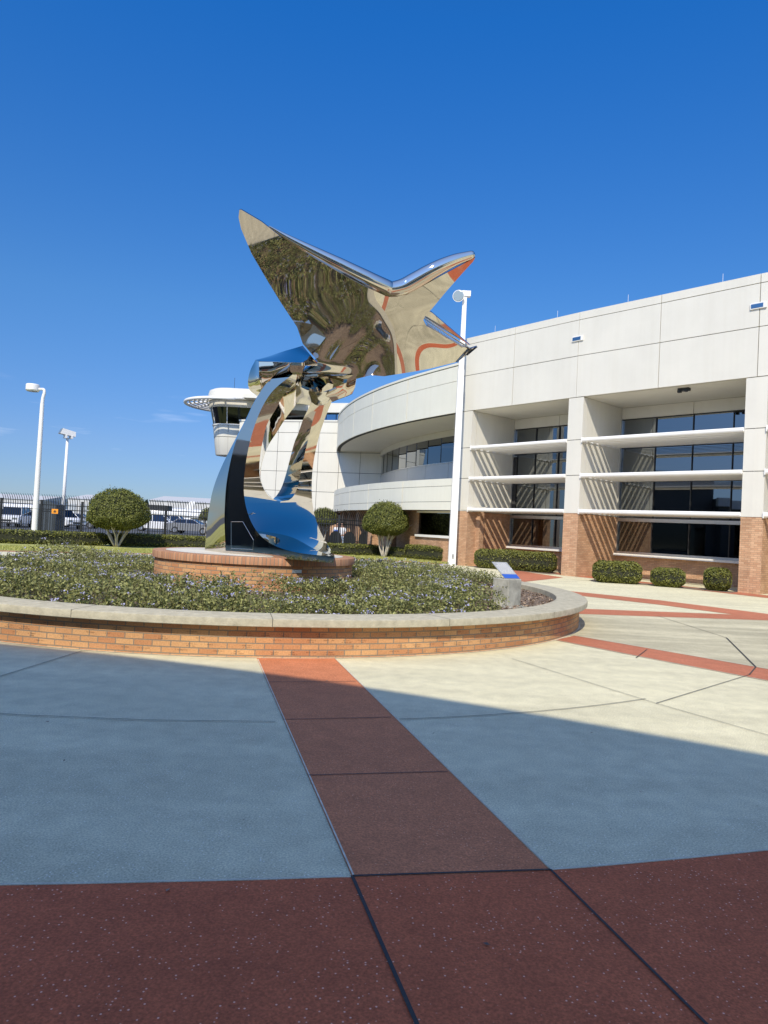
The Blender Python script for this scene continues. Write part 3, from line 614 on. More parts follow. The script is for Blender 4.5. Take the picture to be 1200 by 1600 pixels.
BRp = np.array([(488,622),(483,636),(478,646),(473,656.7),(466,677),(460.5,690),(455,709.7),(449,733),(443.5,751.7),(439,763.5),(434.5,771),(430,776.8),(427,779)])
Ap = np.array([(424,592),(415,600),(407.3,610.5),(395,632),(384,655),(370,681.7),(358,705),(346.7,728),(337,751.7),(330.3,775),(324.5,810),(319.8,861)])
Cp = np.array([(424.5,592),(415.5,600),(407.8,610.5),(395.6,632),(385,655.5),(371.5,682),(364,705),(358,731),(353.5,758),(351.5,785),(350.8,812),(352.5,864.3)])
e_ = np.array([0.58, 0.815, 0.0]); e_ /= np.linalg.norm(e_); nB = -e_; SWID = 1.80
p0 = onz(405, 869.5, 0.9)
def on_off(px, s):
    """pixel -> 3-D point on the plane parallel to the side face, s*SWID behind it"""
    return np.array([on_plane(x, y, p0+e_*SWID*si, nB) for (x, y), si in zip(px, np.broadcast_to(s, len(px)))])
def smooth1(P, it=3):
    P = P.copy()
    for _ in range(it): P[1:-1] = 0.25*P[:-2]+0.5*P[1:-1]+0.25*P[2:]
    return P
def frac(pt, Lc, Rc):
    j = np.argmin(np.abs(Lc[:, 1]-pt[1])); k = np.argmin(np.abs(Rc[:, 1]-pt[1]))
    return np.clip((pt[0]-Lc[j, 0])/(Rc[k, 0]-Lc[j, 0]), 0.02, 0.98)
NS = 90
Lc = catmull(Lp, 400); Rc = catmull(Rp, 400)
def finish(px, s, n, it=4):
    c = catmull(px, n); ss = np.array([s(q) for q in c]) if callable(s) else np.full(n, s)
    return smooth1(on_off(c, ss), it)
nt_ = 150; nl_ = 70
# front face: rows of L, slot-left | slot-right, R down to the slot bottom, then a full-width ramp
jL = np.argmin(np.abs(Lc[:, 1]-783.6)); kR = np.argmin(np.abs(Rc[:, 1]-783.6))
Ltop = linres(Lc[:jL+1], nt_); Lbot = linres(Lc[jL:], nl_); Rtop = linres(Rc[:kR+1], nt_); Rbot = linres(Rc[kR:], nl_)
SLc = linres(catmull(SLp, 300), nt_); SRc = linres(catmull(SRp, 300), nt_)
fr = lambda q: frac(q, Lc, Rc)
def to3(px, s, it=0):
    P = on_off(px, s); return smooth1(P, it) if it else P
sb = np.clip((Lbot[:, 0]-412)/(522.8-412), 0, 1)*(Lbot[:, 1] > 838); sb = np.convolve(np.pad(sb, 2, 'edge'), np.ones(5)/5, 'valid')
L3t, L3b, R3t, R3b = to3(Ltop, 0.0), to3(Lbot, 0.0), to3(Rtop, 1.0), to3(Rbot, 1.0)
Ls = smooth1(np.vstack([L3t, L3b[1:]]), 120); Rs = smooth1(np.vstack([R3t, R3b[1:]]), 240)
L3t, L3b, R3t, R3b = Ls[:nt_], Ls[nt_-1:], Rs[:nt_], Rs[nt_-1:]
# slot edges ride on the ruled surface between L and R: find the fraction and row that meets each pixel
def project(P): 
    q = P-CAMP; w = q@fw; return np.stack([600+F*(q@CR)/w, 800-F*(q@CU)/w], -1)
fullL = np.vstack([L3t, L3b[1:]]); fullR = np.vstack([R3t, R3b[1:]])
gs = np.linspace(0, 1, 61); G3 = fullL[:, None, :]*(1-gs)[None, :, None]+fullR[:, None, :]*gs[None, :, None]
G2 = project(G3.reshape(-1, 3)).reshape(len(fullL), 61, 2)
def on_ramp(px):
    out = []
    for q in px:
        d = ((G2-q)**2).sum(-1); i, j = np.unravel_index(np.argmin(d), d.shape)
        # depth of the nearest ramp sample, at the exact pixel
        y = G3[i, j, 1]; out.append(at_y(q[0], q[1], y))
    return smooth1(np.array(out), 6)
# slot edges lie exactly on the ruled front: for every row find where it crosses the slot outline
gs4 = np.linspace(0, 1, 401)
def row_cross(i, curve):
    P = L3t[i]*(1-gs4)[:, None]+R3t[i]*gs4[:, None]; q = project(P); d = ((q[:, None, :]-curve[None])**2).sum(-1).min(1); return gs4[int(np.argmin(d))], math.sqrt(d.min())
SLd, SRd = linres(SLc, 500), linres(SRc, 500)
sL = np.array([row_cross(i, SLd)[0] for i in range(nt_)]); sR = np.array([row_cross(i, SRd)[0] for i in range(nt_)])
dL = np.array([row_cross(i, SLd)[1] for i in range(nt_)]); dR = np.array([row_cross(i, SRd)[1] for i in range(nt_)])
sm = 0.5*(sL[-1]+sR[-1])
for i in range(nt_):
    if i > nt_*0.8 and (dL[i] > 1.0 or dR[i] > 1.0 or sL[i] > sR[i]): sL[i] = sR[i] = sm
sL[-1] = sR[-1] = sm
def sm1(a):
    k = int(len(a)*0.8)
    for _ in range(4): a[1:k] = 0.25*a[:k-1]+0.5*a[1:k]+0.25*a[2:k+1]
    return a
sL, sR = sm1(sL), sm1(sR)
SL3 = L3t*(1-sL)[:, None]+R3t*sL[:, None]; SR3 = L3t*(1-sR)[:, None]+R3t*sR[:, None]
mid = SL3[-1]
def loft(mb, rows, flip=False):
    rows = [np.array(r) for r in rows]; n = len(rows[0]); vs = np.concatenate(rows)
    fs = []
    for i in range(len(rows)-1):
        for j in range(n-1):
            f = (i*n+j, i*n+j+1, (i+1)*n+j+1, (i+1)*n+j); fs.append(f[::-1] if flip else f)
    mb.add(vs, fs)
def between(A, B, k): return [A*(1-t)+B*t for t in np.linspace(0, 1, k)]
K = 14
st = MB()
loft(st, between(L3t, SL3, K)); loft(st, between(SR3, R3t, K))
# ramp under the slot: Coons-like rows whose first row passes through L, slot bottom and R
nn_ = nl_; cols = 2*K-1; rows = []
top_row = np.vstack([np.array(between(L3t[-1], mid, K)), np.array(between(mid, R3t[-1], K))[1:]])
for i in range(nn_):
    w = i/(nn_-1); base_row = np.array(between(L3b[i], R3b[i], cols)); corr = top_row-np.array(between(L3b[0], R3b[0], cols))
    rows.append(base_row+corr*(1-w)**2)
rows = np.array(rows)
for _ in range(60): rows[1:-1, 1:-1] = 0.5*rows[1:-1, 1:-1]+0.125*(rows[:-2, 1:-1]+rows[2:, 1:-1]+rows[1:-1, :-2]+rows[1:-1, 2:])
loft(st, rows, flip=True)
stand_front = st.build('curved_front', M['steel'], scu, smooth=True)
# inner faces of the slot, back sheet, side faces
bk = lambda q: 0.85
def back_pts(px):
    s = np.array([0.62+0.20*((y-600)/180) for _, y in px]); return smooth1(on_off(px, np.clip(s, 0.5, 0.85)), 5)
BL3 = back_pts(linres(catmull(BLp, 300), nt_)); BR3 = back_pts(linres(catmull(BRp, 300), nt_))
mb = MB()
loft(mb, between(SL3, BL3, 8)); loft(mb, between(BR3, SR3, 8)); mb.build('slot_lining', M['steel'], scu, smooth=True)
# flat side (face toward the viewer) between crease line and front edge
Cc = catmull(Cp, 300); C3 = smooth1(on_off(Cc, 0.0), 8)
Lfull = np.vstack([L3t, L3b[1:]])
def at_height(P, zs):
    o = np.argsort(P[:, 2]); return np.stack([np.interp(zs, P[o, 2], P[o, k]) for k in range(3)], 1)
hi = max(C3[:, 2].max(), 0)
ztop = min(C3[:, 2].max(), Lfull[:, 2].max()); zlow = Lfull[:, 2].min()
zs = np.linspace(ztop, 0.902, 80)
Lz = at_height(Lfull, np.maximum(zs, zlow)); Lz[:, 2] = zs
# toward the base the side wraps round under the lip of the ramp
Cz = at_height(C3, zs); Cz[:, 2] = zs
mb = MB()
# keep only the flat part: front edge limited to where the lip starts to curl
lip_i = int(np.argmin(np.abs(np.vstack([Ltop, Lbot[1:]])[:, 1]-846)))
zlip = Lfull[lip_i, 2]
Lz2 = at_height(Lfull[:lip_i+1], np.clip(zs, zlip, None)); Lz2[:, 2] = zs
loft(mb, between(Cz, Lz2, 10))
mb.build('side_face', M['steel'], scu, smooth=True)
# base wall under the curling lip
lip = Lfull[lip_i:]; low = lip.copy(); low[:, 2] = 0.902
# widen the foot a little so that it stands proud below the lip
mb = MB(); loft(mb, [low, low*0.5+lip*0.5, lip]); mb.build('base_skirt', M['steel'], scu, smooth=True)
# left facet from the crease to the silhouette, then the back sheet
Ac = catmull(Ap, 300); As = np.array([0.02+0.14*np.clip((y-650)/150, 0, 1) for _, y in Ac]); A3 = smooth1(on_off(Ac, As), 8)
Az = at_height(A3, zs); Az[:, 2] = zs
mb = MB(); loft(mb, between(Az, Cz, 5)); mb.build('left_facet', M['steel'], scu, smooth=True)
off = e_*SWID*0.80
Bz = Az+np.array([0.55, 0.75, 0])*np.linspace(0.35, 1.2, len(zs))[:, None]
BLz = at_height(BL3, np.clip(zs, BL3[:, 2].min(), None)); BLz[:, 2] = zs
Rz = at_height(fullR, np.clip(zs, fullR[:, 2].min(), None)); Rz[:, 2] = zs
RB = Rz+np.array([-0.12, 0.25, 0])
BRz = at_height(BR3, np.clip(zs, BR3[:, 2].min(), None)); BRz[:, 2] = zs
mb = MB()
loft(mb, between(Az, BLz+np.array([0, 0.02, 0]), 6), flip=True)
loft(mb, between(BRz+np.array([0, 0.02, 0]), RB, 6), flip=True)
loft(mb, between(RB, Rz, 3), flip=True)
mb.build('back_sheet', M['steel'], scu, smooth=True)
# access panel on the side face
z2p = z2([(262, 1222), (340, 1222), (412, 1345), (408, 1408), (262, 1400)])
P5 = on_off(z2p, 0.0)+nB*0.002; mb = MB()
for i in range(5): mb.tube([P5[i], P5[(i+1) % 5]], 0.004, 5)
mb.build('access_panel_seam', M['steel'], scu)

# ---- winged body: smooth sheet over an inclined plane
nW = np.array([0.07, -0.775, -0.628]); nW /= np.linalg.norm(nW)
cW = at_y(575, 520, 13.0)
uW = np.cross([0, 0, 1.0], nW); uW /= np.linalg.norm(uW)
if uW[0] < 0: uW = -uW
vW = np.cross(nW, uW); vW = vW if vW[2] > 0 else -vW
out_px = [(374,328),(376.7,327.6),(408,346),(439,370),(473,392),(511.6,415),(557.6,436),(590,454),(607.5,464),(620,463.5),(636,460),(661,446.7),(693,429),(722.7,413),(742.7,402.5),
 (739,409),(722.7,426.7),(696,457),(674.7,482.7),(665,492),(661.5,500),(666,508.5),(700,529),(720,540),(733,545.5),(724,556),(714,565.5),(706,567.5),(672,576),(642.7,581.3),(600,588),(580,586.2),(556.7,592),(523,611.5),(508,617.5),(490,618.5),(470,613),(455,606.5),(462,597),(471,581),(487,571.5),(497,566),(494.7,562),(473,537),(464,510.7),(440,474.7),(419.7,441.8),(392.8,395.8),(376.7,357.5),(372.8,340)]
def hW(u, v):
    """offset of the sheet along its normal (toward the viewer)"""
    # fuselage: a soft ridge from the notch down to the belly
    a0, b0 = UVs['notch']; a1, b1 = UVs['belly']; d = np.array([a1-a0, b1-b0]); L = np.linalg.norm(d); d /= L
    s = (u-a0)*d[0]+(v-b0)*d[1]; q = -(u-a0)*d[1]+(v-b0)*d[0]
    t = np.clip(s/L, 0, 1.1)
    ridge = (0.03+0.11*t)*np.exp(-(q/(0.42+0.18*t))**2)
    sp = 0.22*np.log1p(np.exp(np.clip((u-a0+0.38-0.42*(v-b0))/0.22, -30, 30)))
    bend = -0.018*(u-a0)**2*(u < a0)-(0.04+0.13/(1+np.exp((v-b0+0.75)/0.22)))*np.clip(u-a0-0.1, 0, None)**2-0.215*sp
    wave = 0.007*np.sin(2.3*u+1.1*v)+0.006*np.sin(3.9*v-1.3*u+0.6)+0.011*np.sin(4.2*u+2.6*v)/(1+np.exp(-(u-a0)/0.15))
    belly = 0.06*np.exp(-(((u-a1)/0.55)**2+((v-b1)/0.35)**2))
    up_ = 0.09*np.minimum(0, v-b0+0.30)**2*(1/(1+np.exp(-(u-a0+0.15)/0.12)))+0.016*np.maximum(0, v-b0+0.6)**2/(1+np.exp((u-a0+0.25)/0.12))-0.045*np.minimum(0, v-b0+0.1)**2/(1+np.exp((u-a0+0.3)/0.15))
    tail = -up_+0.02*np.exp(-(((u-UVs['tailc'][0])/0.5)**2+((v-UVs['tailc'][1])/0.35)**2))
    H_ = ridge+bend+wave+belly-tail-0.10*(v-b0+0.35)/(1+np.exp(-(u-a0-0.05)/0.20))
    # the belly under the neck: a calm, rounded, downward facing surface
    w = np.exp(-(np.abs(u-a1-0.05)/0.62)**4-(np.abs(v-b1+0.02)/0.36)**4)
    return H_*(1-w)+w*(0.02+0.30*(v-b1)-0.10*(u-a1)**2-0.05*(u-a1))
def uvof(px): 
    p = on_plane(px[0], px[1], cW, nW)-cW; return np.array([p@uW, p@vW])
UVs = {'notch': uvof((610, 466)), 'belly': uvof((495, 600)), 'tailc': uvof((690, 540))}
def lift(u, v):
    return cW+np.outer(u, uW)+np.outer(v, vW)+np.outer(hW(u, v), nW)
# the outline is fitted so that the displaced surface still meets the sight line of each outline point
def fit(px):
    d = ray(*px); t = ((cW-CAMP)@nW)/(d@nW)
    for _ in range(12):
        p = CAMP+d*t; q = p-cW; u, v = q@uW, q@vW; t = ((cW-CAMP)@nW+hW(np.array([u]), np.array([v]))[0])/(d@nW)
    return np.array([u, v])
OUT = []
for i in range(len(out_px)):
    a, b = np.array(out_px[i], float), np.array(out_px[(i+1) % len(out_px)], float)
    k = max(1, int(np.linalg.norm(b-a)/5))
    for j in range(k): OUT.append(fit(a+(b-a)*j/k))
OUT = np.array(OUT); cc = fit((575, 522)); NR = 46; no = len(OUT)
rad = np.linspace(0, 1, NR+1)[1:]
UVg = np.concatenate([cc+(OUT-cc)*r for r in rad]); UVg = np.vstack([cc, UVg])
front = lift(UVg[:, 0], UVg[:, 1])
rr = np.r_[0, np.repeat(rad, no)]
ep = 1e-3
def nrm(u, v):
    gu = (hW(u+ep, v)-hW(u-ep, v))/(2*ep); gv = (hW(u, v+ep)-hW(u, v-ep))/(2*ep)
    N = nW[None]-np.outer(gu, uW)-np.outer(gv, vW); return N/np.linalg.norm(N, axis=1, keepdims=True)
Nf = nrm(UVg[:, 0], UVg[:, 1])
fs = [(0, 1+j, 1+(j+1) % no) for j in range(no)]
for i in range(NR-1):
    for j in range(no): fs.append((1+i*no+j, 1+(i+1)*no+j, 1+(i+1)*no+(j+1) % no, 1+i*no+(j+1) % no))
mb = MB(); mb.add(front, fs)
o = mb.build('wing_underside', M['steel'], scu, smooth=True)
if np.dot(np.array(o.data.polygons[0].normal), nW) < 0: o.data.flip_normals()
o.data.normals_split_custom_set_from_vertices([tuple(n) for n in Nf])
# upper skin: the same outline pushed back, thick in the middle, closing along the edge
th = 0.05+0.34*(1-rr**2.2)
back_ = front-nW[None]*th[:, None]
mb = MB(); mb.add(back_, [f[::-1] for f in fs]); k = len(back_)
edge_f = front[-no:]; edge_b = back_[-no:]
mb.add(np.vstack([edge_f, edge_b]), [(j, no+j, no+(j+1) % no, (j+1) % no) for j in range(no)])
mb.build('wing_topside', M['steel'], scu, smooth=True, angle=40)
# polished rounded leading edges
def edge_tube(name, px, rads, push=0.06, n=40):
    c = catmull(px, n); R_ = np.interp(np.linspace(0, 1, n), np.linspace(0, 1, len(rads)), rads); P = []
    for q, r_ in zip(c, R_):
        uv = fit(q); P.append(lift(uv[:1], uv[1:])[0]-nW*(r_*0.55))
    P = np.array(P); d0 = P[0]-P[1]; d0 /= np.linalg.norm(d0); d1 = P[-1]-P[-2]; d1 /= np.linalg.norm(d1)
    P = np.vstack([P[0]+d0*R_[0]*0.85, P[0]+d0*R_[0]*0.5, P, P[-1]+d1*R_[-1]*0.5, P[-1]+d1*R_[-1]*0.85]); R2 = np.r_[R_[0]*0.4, R_[0]*0.85, R_, R_[-1]*0.85, R_[-1]*0.4]
    mb = MB(); mb.tube(P, R2, 28); return mb.build(name, M['steel'], scu, smooth=True, angle=60)
edge_tube('leading_edge', [(421, 354), (452, 373.5), (490, 394.5), (530, 415.5), (575, 438.5), (607, 453.5)], [0.014, 0.055, 0.09, 0.12, 0.14, 0.145])
edge_tube('leading_edge', [(606, 454), (618, 453.5), (634, 449), (655, 437.5), (681, 422.5), (710, 408.5), (737, 399.5)], [0.13, 0.14, 0.15, 0.145, 0.13, 0.105, 0.075])
# tail edge: two thin rails with short slats between, and the raised upper panel behind them
def lay(px, push): 
    uv = fit(px); return lift(uv[:1], uv[1:])[0]+nW*push
mb = MB(); A0, A1, B0, B1 = (662.5, 497), (734, 545), (667.5, 507), (722, 542)
mb.tube([lay(A0, -0.02), lay((700, 522.5), -0.02), lay(A1, -0.02)], 0.016, 8); mb.tube([lay(B0, 0.012), lay((697, 527), 0.012), lay(B1, 0.012)], 0.010, 8)
for k in range(26):
    t = (k+0.5)/26; p = np.array(A0)*(1-t)+np.array(A1)*t; q = np.array(B0)*(1-t)+np.array(B1)*t; mb.tube([lay(p, -0.012), lay(q, 0.006)], 0.006, 5)
mb.build('tail_rail', M['steel'], scu, smooth=True)
up = [lay(p, -0.10) for p in ((667, 487), (676, 492), (724, 533), (736, 543), (664, 500))]
bk_ = [p-nW*0.06 for p in up]; mb = MB(); mb.add(up+bk_, [(0, 1, 2, 3, 4), (9, 8, 7, 6, 5)]+[(i, (i+1) % 5, (i+1) % 5+5, i+5) for i in range(5)])
mb.build('tail_panel', M['steel'], scu)
ec = [lay(p, q) for p, q in (((732.5, 545), 0.012), ((746.5, 545.5), -0.12), ((731, 558.5), -0.12), ((714, 565.5), 0.012))]
bk_ = [p-nW*0.05 for p in ec]; mb = MB(); mb.add(ec+bk_, [(0, 1, 2, 3), (7, 6, 5, 4)]+[(i, (i+1) % 4, (i+1) % 4+4, i+4) for i in range(4)])
mb.build('tail_cap', M['steel'], scu)
mb = MB()
mb.tube([ec[1]+nW*0.012, ec[2]+nW*0.012], 0.014, 6); mb.build('tail_edge', M['dark'], scu)
mb = MB(); mb.tube([ec[0]+nW*0.01, ec[3]+nW*0.01], 0.008, 6); mb.build('tail_edge', M['dark'], scu)

# ---- lower fins either side of the stand
def sheet_patch(name, rows_px, depths, n=(40, 40), thick=0.05, dirv=(0, 1, 0)):
    R_ = []
    for rp, dp in zip(rows_px, depths):
        c = linres(catmull(rp, 200), n[1]) if len(rp) > 2 else linres(rp, n[1]); dd = np.interp(np.linspace(0, 1, n[1]), np.linspace(0, 1, len(dp)), dp)
        R_.append(np.array([at_y(x, y, D) for (x, y), D in zip(c, dd)]))
    R_ = np.array(R_); G = np.stack([catmull(R_[:, j], n[0]) if len(R_) > 2 else linres(R_[:, j], n[0]) for j in range(n[1])], 1)
    for _ in range(6): G[1:-1, 1:-1] = 0.5*G[1:-1, 1:-1]+0.125*(G[:-2, 1:-1]+G[2:, 1:-1]+G[1:-1, :-2]+G[1:-1, 2:])
    mb = MB(); loft(mb, list(G)); B_ = G+np.array(dirv)*thick; loft(mb, list(B_), flip=True)
    for a, b in ((G[0], B_[0]), (G[-1], B_[-1]), (G[:, 0], B_[:, 0]), (G[:, -1], B_[:, -1])): loft(mb, [a, b])
    return mb.build(name, M['steel'], scu, smooth=True, angle=40)
D0 = 12.9
# the folded left fin: end facet, front sheet, sky-facing top
sheet_patch('lower_fin', [[(399, 562.5), (402, 563.6), (404.5, 565)], [(391, 579), (397, 582), (405, 591)], [(387.6, 596), (395, 597), (408, 594)], [(390, 609), (400, 608), (410, 607)], [(401, 618), (405, 614), (411, 608)]],
            [[13.0, 12.75, 12.45], [13.05, 12.8, 12.47], [13.15, 12.9, 12.58], [13.3, 13.05, 12.8], [13.5, 13.3, 13.1]], n=(30, 16))
sheet_patch('lower_fin', [[(404.5, 565), (432, 565.8), (462, 566.8), (480, 566)], [(405, 580), (430, 577), (458, 573), (476, 572)], [(405.8, 592), (425, 591.5), (452, 583), (473, 580)], [(408, 606), (420, 604.5), (448, 592), (471, 589)], [(411, 616), (418, 612), (445, 599), (468, 598)]],
            [[12.45, 12.38, 12.40, 12.6], [12.47, 12.40, 12.44, 12.64], [12.58, 12.50, 12.53, 12.7], [12.80, 12.68, 12.66, 12.8], [13.1, 12.95, 12.88, 12.95]], n=(34, 40))
sheet_patch('fin_top', [[(399, 562.3), (404.5, 564.4), (432, 565.2), (462, 566.3), (496, 567)], [(404, 561), (420, 558.5), (440, 557), (466, 556), (489, 559.5)], [(418, 557), (432, 552.5), (446, 548), (460, 544), (473, 540)]],
            [[12.95, 12.48, 12.41, 12.43, 12.7], [13.2, 13.05, 12.98, 12.98, 13.05], [13.7, 13.65, 13.6, 13.6, 13.6]], n=(24, 40), dirv=(0, 0.3, -1))
sheet_patch('lower_fin', [[(556.7, 591.5), (540, 598.5), (522, 606), (500, 614)], [(554, 606), (540, 612), (526, 617), (512, 620)], [(550, 615), (541, 619), (530, 623), (519, 627.5)]],
            [[13.6, 13.4, 13.3, 13.2], [13.65, 13.5, 13.4, 13.3], [13.75, 13.6, 13.5, 13.45]], n=(20, 30))
# underside bridge between the two arms of the stand
sheet_patch('bridge', [[(428, 612), (455, 600), (485, 611), (512, 612), (527, 606)], [(432, 622), (455, 614), (480, 618), (500, 621), (520, 617)], [(440, 634), (458, 630), (478, 632), (492, 634), (508, 632)]],
            [[12.9, 12.8, 12.8, 13.0, 13.3], [13.2, 13.15, 13.15, 13.2, 13.5], [13.7, 13.7, 13.7, 13.7, 13.8]], n=(24, 40))
# ================================================================ TERMINAL BUILDING
ter = thing('terminal_building', 'long white panelled airport terminal with brick base, deep window bays and a curved corner', 'building', (6, 34, 0))
def frame(A, r):
    A = np.array(A, float); r = np.array(r, float)/np.linalg.norm(r); n = np.array([r[1], -r[0]])
    return lambda u, d, z: (A[0]+r[0]*u-n[0]*d, A[1]+r[1]*u-n[1]*d, z)
K1 = np.array([7.446, 28.32]); K2 = np.array([12.08, 23.34])
rot = lambda v, a: np.array([v[0]*math.cos(a)-v[1]*math.sin(a), v[0]*math.sin(a)+v[1]*math.cos(a)])
r2 = (K2-K1)/np.linalg.norm(K2-K1); TURN = math.radians(2.6)
r1 = rot(r2, -TURN); K0 = K1-r1*6.55
chords = [(K0, r1, 6.55), (K1, r2, float(np.linalg.norm(K2-K1)))]
A, r = K2, r2
for k in range(5):
    r = rot(r, TURN); chords.append((A, r, 6.85)); A = A+r*6.85
ZB, ZS, ZJ1, ZJ2, ZT = 2.5, 7.15, 8.82, 10.28, 10.6
HP = 0.34; DEP = 3.05
SHZ = (5.42, 4.0, 2.58)
def inset_box(mb, T, u0, u1, d0, d1, z0, z1, g=0.014): mb.box(u0+g, u1-g, d0, d1, z0+g, z1-g, T=T)
for ci, (A, r, L) in enumerate(chords):
    T = frame(A, r); first = ci == 0
    fa = MB(); bk_ = MB()
    for u0_, u1_ in ((0, L/2), (L/2, L)):
        for z0, z1 in ((ZS, ZJ1), (ZJ1, ZJ2), (ZJ2, ZT)):
            jd = rng.uniform(-0.004, 0.004); inset_box(fa, T, u0_+rng.uniform(-0.003, 0.003), u1_+rng.uniform(-0.003, 0.003), jd, 0.10, z0, z1, 0.012)
    fa_o = fa.build('fascia', M['white'], ter)
    bk_.box(0.0, L, 0.05, 0.42, ZS+0.02, ZT-0.03, T=T); bk_.build('fascia_backing', M['gap'], fa_o)
    so_ = MB(); so_.box(0.0, L, 0.13, DEP+0.2, ZS+0.0, ZS+0.12, T=T); so_.build('soffit', M['white'], ter)
    rf = MB(); rf.box(-0.2, L+0.3, 0.44, 16, 10.2, 10.42, T=T); rf.build('roof', M['roof'], ter)
    for s0, s1, pos in ((0, HP+(0.0 if not first else 0.62), 'l'), (L-HP, L, 'r')):
        pw = MB(); zz = [ZB, 4.02, 5.44, ZS]
        for z0, z1 in zip(zz[:-1], zz[1:]):
            pw.box(s0, s1, 0.012, 0.33, z0+0.012, z1-0.012, T=T)
            pw.box(s0+(0.006), s1-0.006, 0.352, DEP+0.25, z0+0.009, z1-0.009, T=T)
        po = pw.build('pier', M['white'], ter)
        pc = MB(); pc.box(s0+0.03, s1-0.03, 0.05, DEP+0.2, ZB-0.1, ZS-0.004, T=T); pc.build('pier_joint', M['gap'], po)
        pb = MB(); pb.box(s0-0.004, s1+0.004, 0.0, DEP+0.25, 0, ZB-0.004, T=T); pb.build('pier_brick', M['bbrick'], ter)
    u0_, u1_ = HP+(0.62 if first else 0), L-HP
    hd = MB(); zg = [1.08, 2.32, 2.5, 4.0, 5.42, 6.62]
    for a, b in ((u0_, (u0_+u1_)/2), ((u0_+u1_)/2, u1_)): inset_box(hd, T, a, b, DEP, DEP+0.2, 6.66, ZS, 0.01)
    hd.build('header_panel', M['white'], ter)
    wb = MB(); wb.box(u0_, u1_, DEP-0.02, DEP+0.2, 0, 0.92, T=T); wb.build('sill_wall', M['bbrick'], ter)
    nm = 4; us = np.linspace(u0_, u1_, nm+1)
    gl = MB(); fr_ = MB()
    for i in range(nm):
        for z0, z1 in ((zg[0], zg[1]), (zg[2], zg[3]), (zg[3], zg[4]), (zg[4], zg[5])):
            t1, t2, t3 = rng.normal(0, 0.006, 3)
            gl.add([T(us[i], DEP+0.06+t1*0.5, z0), T(us[i+1], DEP+0.06+t2*0.5, z0), T(us[i+1], DEP+0.06+t2*0.5+t3*0.5, z1), T(us[i], DEP+0.06+t1*0.5+t3*0.5, z1)], [(0, 1, 2, 3)])
    go = gl.build('window', M['glass'], ter)
    for u in us[1:-1]: fr_.box(u-0.013, u+0.013, DEP, DEP+0.05, zg[0], zg[5], T=T)
    for z in (4.0, 5.42): fr_.box(u0_, u1_, DEP+0.005, DEP+0.052, z-0.02, z+0.02, T=T)
    fr_.box(u0_, u1_, DEP+0.07, DEP+0.13, zg[0]-0.1, zg[5]+0.1, T=T)
    fr_.build('mullion', M['mullion'], go)
    f2 = MB(); f2.box(u0_, u1_, DEP-0.05, DEP+0.05, 2.33, 2.47, T=T); f2.build('transom', M['alum'], go)
    f2 = MB(); f2.box(u0_, u1_, DEP-0.05, DEP+0.05, 0.99, 1.075, T=T); f2.box(u0_, u0_+0.05, DEP-0.049, DEP+0.049, 1.07, 6.62, T=T); f2.build('frame', M['alum'], go)
    sl_ = MB(); sl_.box(u0_, u1_, DEP-0.22, DEP+0.05, 0.885, 0.985, T=T); sl_.build('window_sill', M['whitemetal'], ter)
    for z in SHZ:
        sh = MB(); a, b = u0_+0.02, u1_-0.02
        # rounded nose: half-round section along the bay
        sec = [(0.0+0.075*math.cos(t), 0.085*math.sin(t)) for t in np.linspace(math.pi/2, 3*math.pi/2, 9)]
        sec = [(x+0.03, y) for x, y in sec]+[(0.20, -0.035), (0.20, 0.035)]
        n_ = len(sec); vs = [T(a, x, z+y) for x, y in sec]+[T(b-0.0, x, z+y) for x, y in sec]
        sh.add(vs, [tuple(range(n_)), tuple(range(n_, 2*n_))[::-1]]+[(i, i+n_, (i+1) % n_+n_, (i+1) % n_) for i in range(n_)])
        for k in range(6):
            d = 0.36+0.42*k; c = [(d, z-0.002), (d+0.215, z-0.030), (d+0.22, z-0.012), (d+0.005, z+0.016)]
            vs = [T(a, x, y) for x, y in c]+[T(b, x, y) for x, y in c]
            sh.add(vs, [(0, 1, 2, 3), (7, 6, 5, 4), (0, 4, 5, 1), (1, 5, 6, 2), (2, 6, 7, 3), (3, 7, 4, 0)])
        so2 = sh.build('sunshade', M['whitemetal'], ter)
        br = MB(); br.prism([(-0.055, z-0.105), (0.30, z-0.105), (0.32, z-0.05), (2.75, z-0.05), (2.75, z+0.02), (0.32, z+0.03), (0.30, z+0.105), (-0.055, z+0.105)], a-0.016, a+0.012, T=lambda d, zz_, u: T(u, d, zz_)); br.build('bracket', M['whitemetal'], so2)
        br = MB(); br.box(b-0.012, b+0.014, 0.0, 2.7, z-0.05, z+0.05, T=T); br.build('bracket', M['whitemetal'], so2)
    if ci in (1, 2):
        sc_ = MB(); um = u0_+(u1_-u0_)*0.62; sc_.box(um-0.20, um+0.20, 0.42, 0.62, ZS-0.10, ZS-0.002, T=T); sc_.box(um-0.17, um-0.05, 0.34, 0.46, ZS-0.17, ZS-0.09, T=T); sc_.box(um+0.08, um+0.17, 0.34, 0.46, ZS-0.16, ZS-0.09, T=T); sc_.build('security_light', M['dark'], ter)
    # slit light on the fascia near the kink, lightning rods
    if ci < 3:
        T2 = T; uu = L-0.0
        vf = MB(); vf.box(uu-0.29, uu+0.22, -0.05, -0.004, 9.42, 9.62, T=T); fo = vf.build('slit_light', M['whitemetal'], ter)
        vg = MB(); vg.box(uu-0.26, uu+0.12, -0.06, -0.052, 9.45, 9.585, T=T); vg.build('lens', M['blueglass'], fo)
    for uu in (L*0.28, L*0.80): 
        lr = MB(); lr.tube([T(uu, 0.3, ZT-0.05), T(uu, 0.3, ZT+0.38)], 0.012, 5); lr.build('lightning_rod', M['alum'], ter)
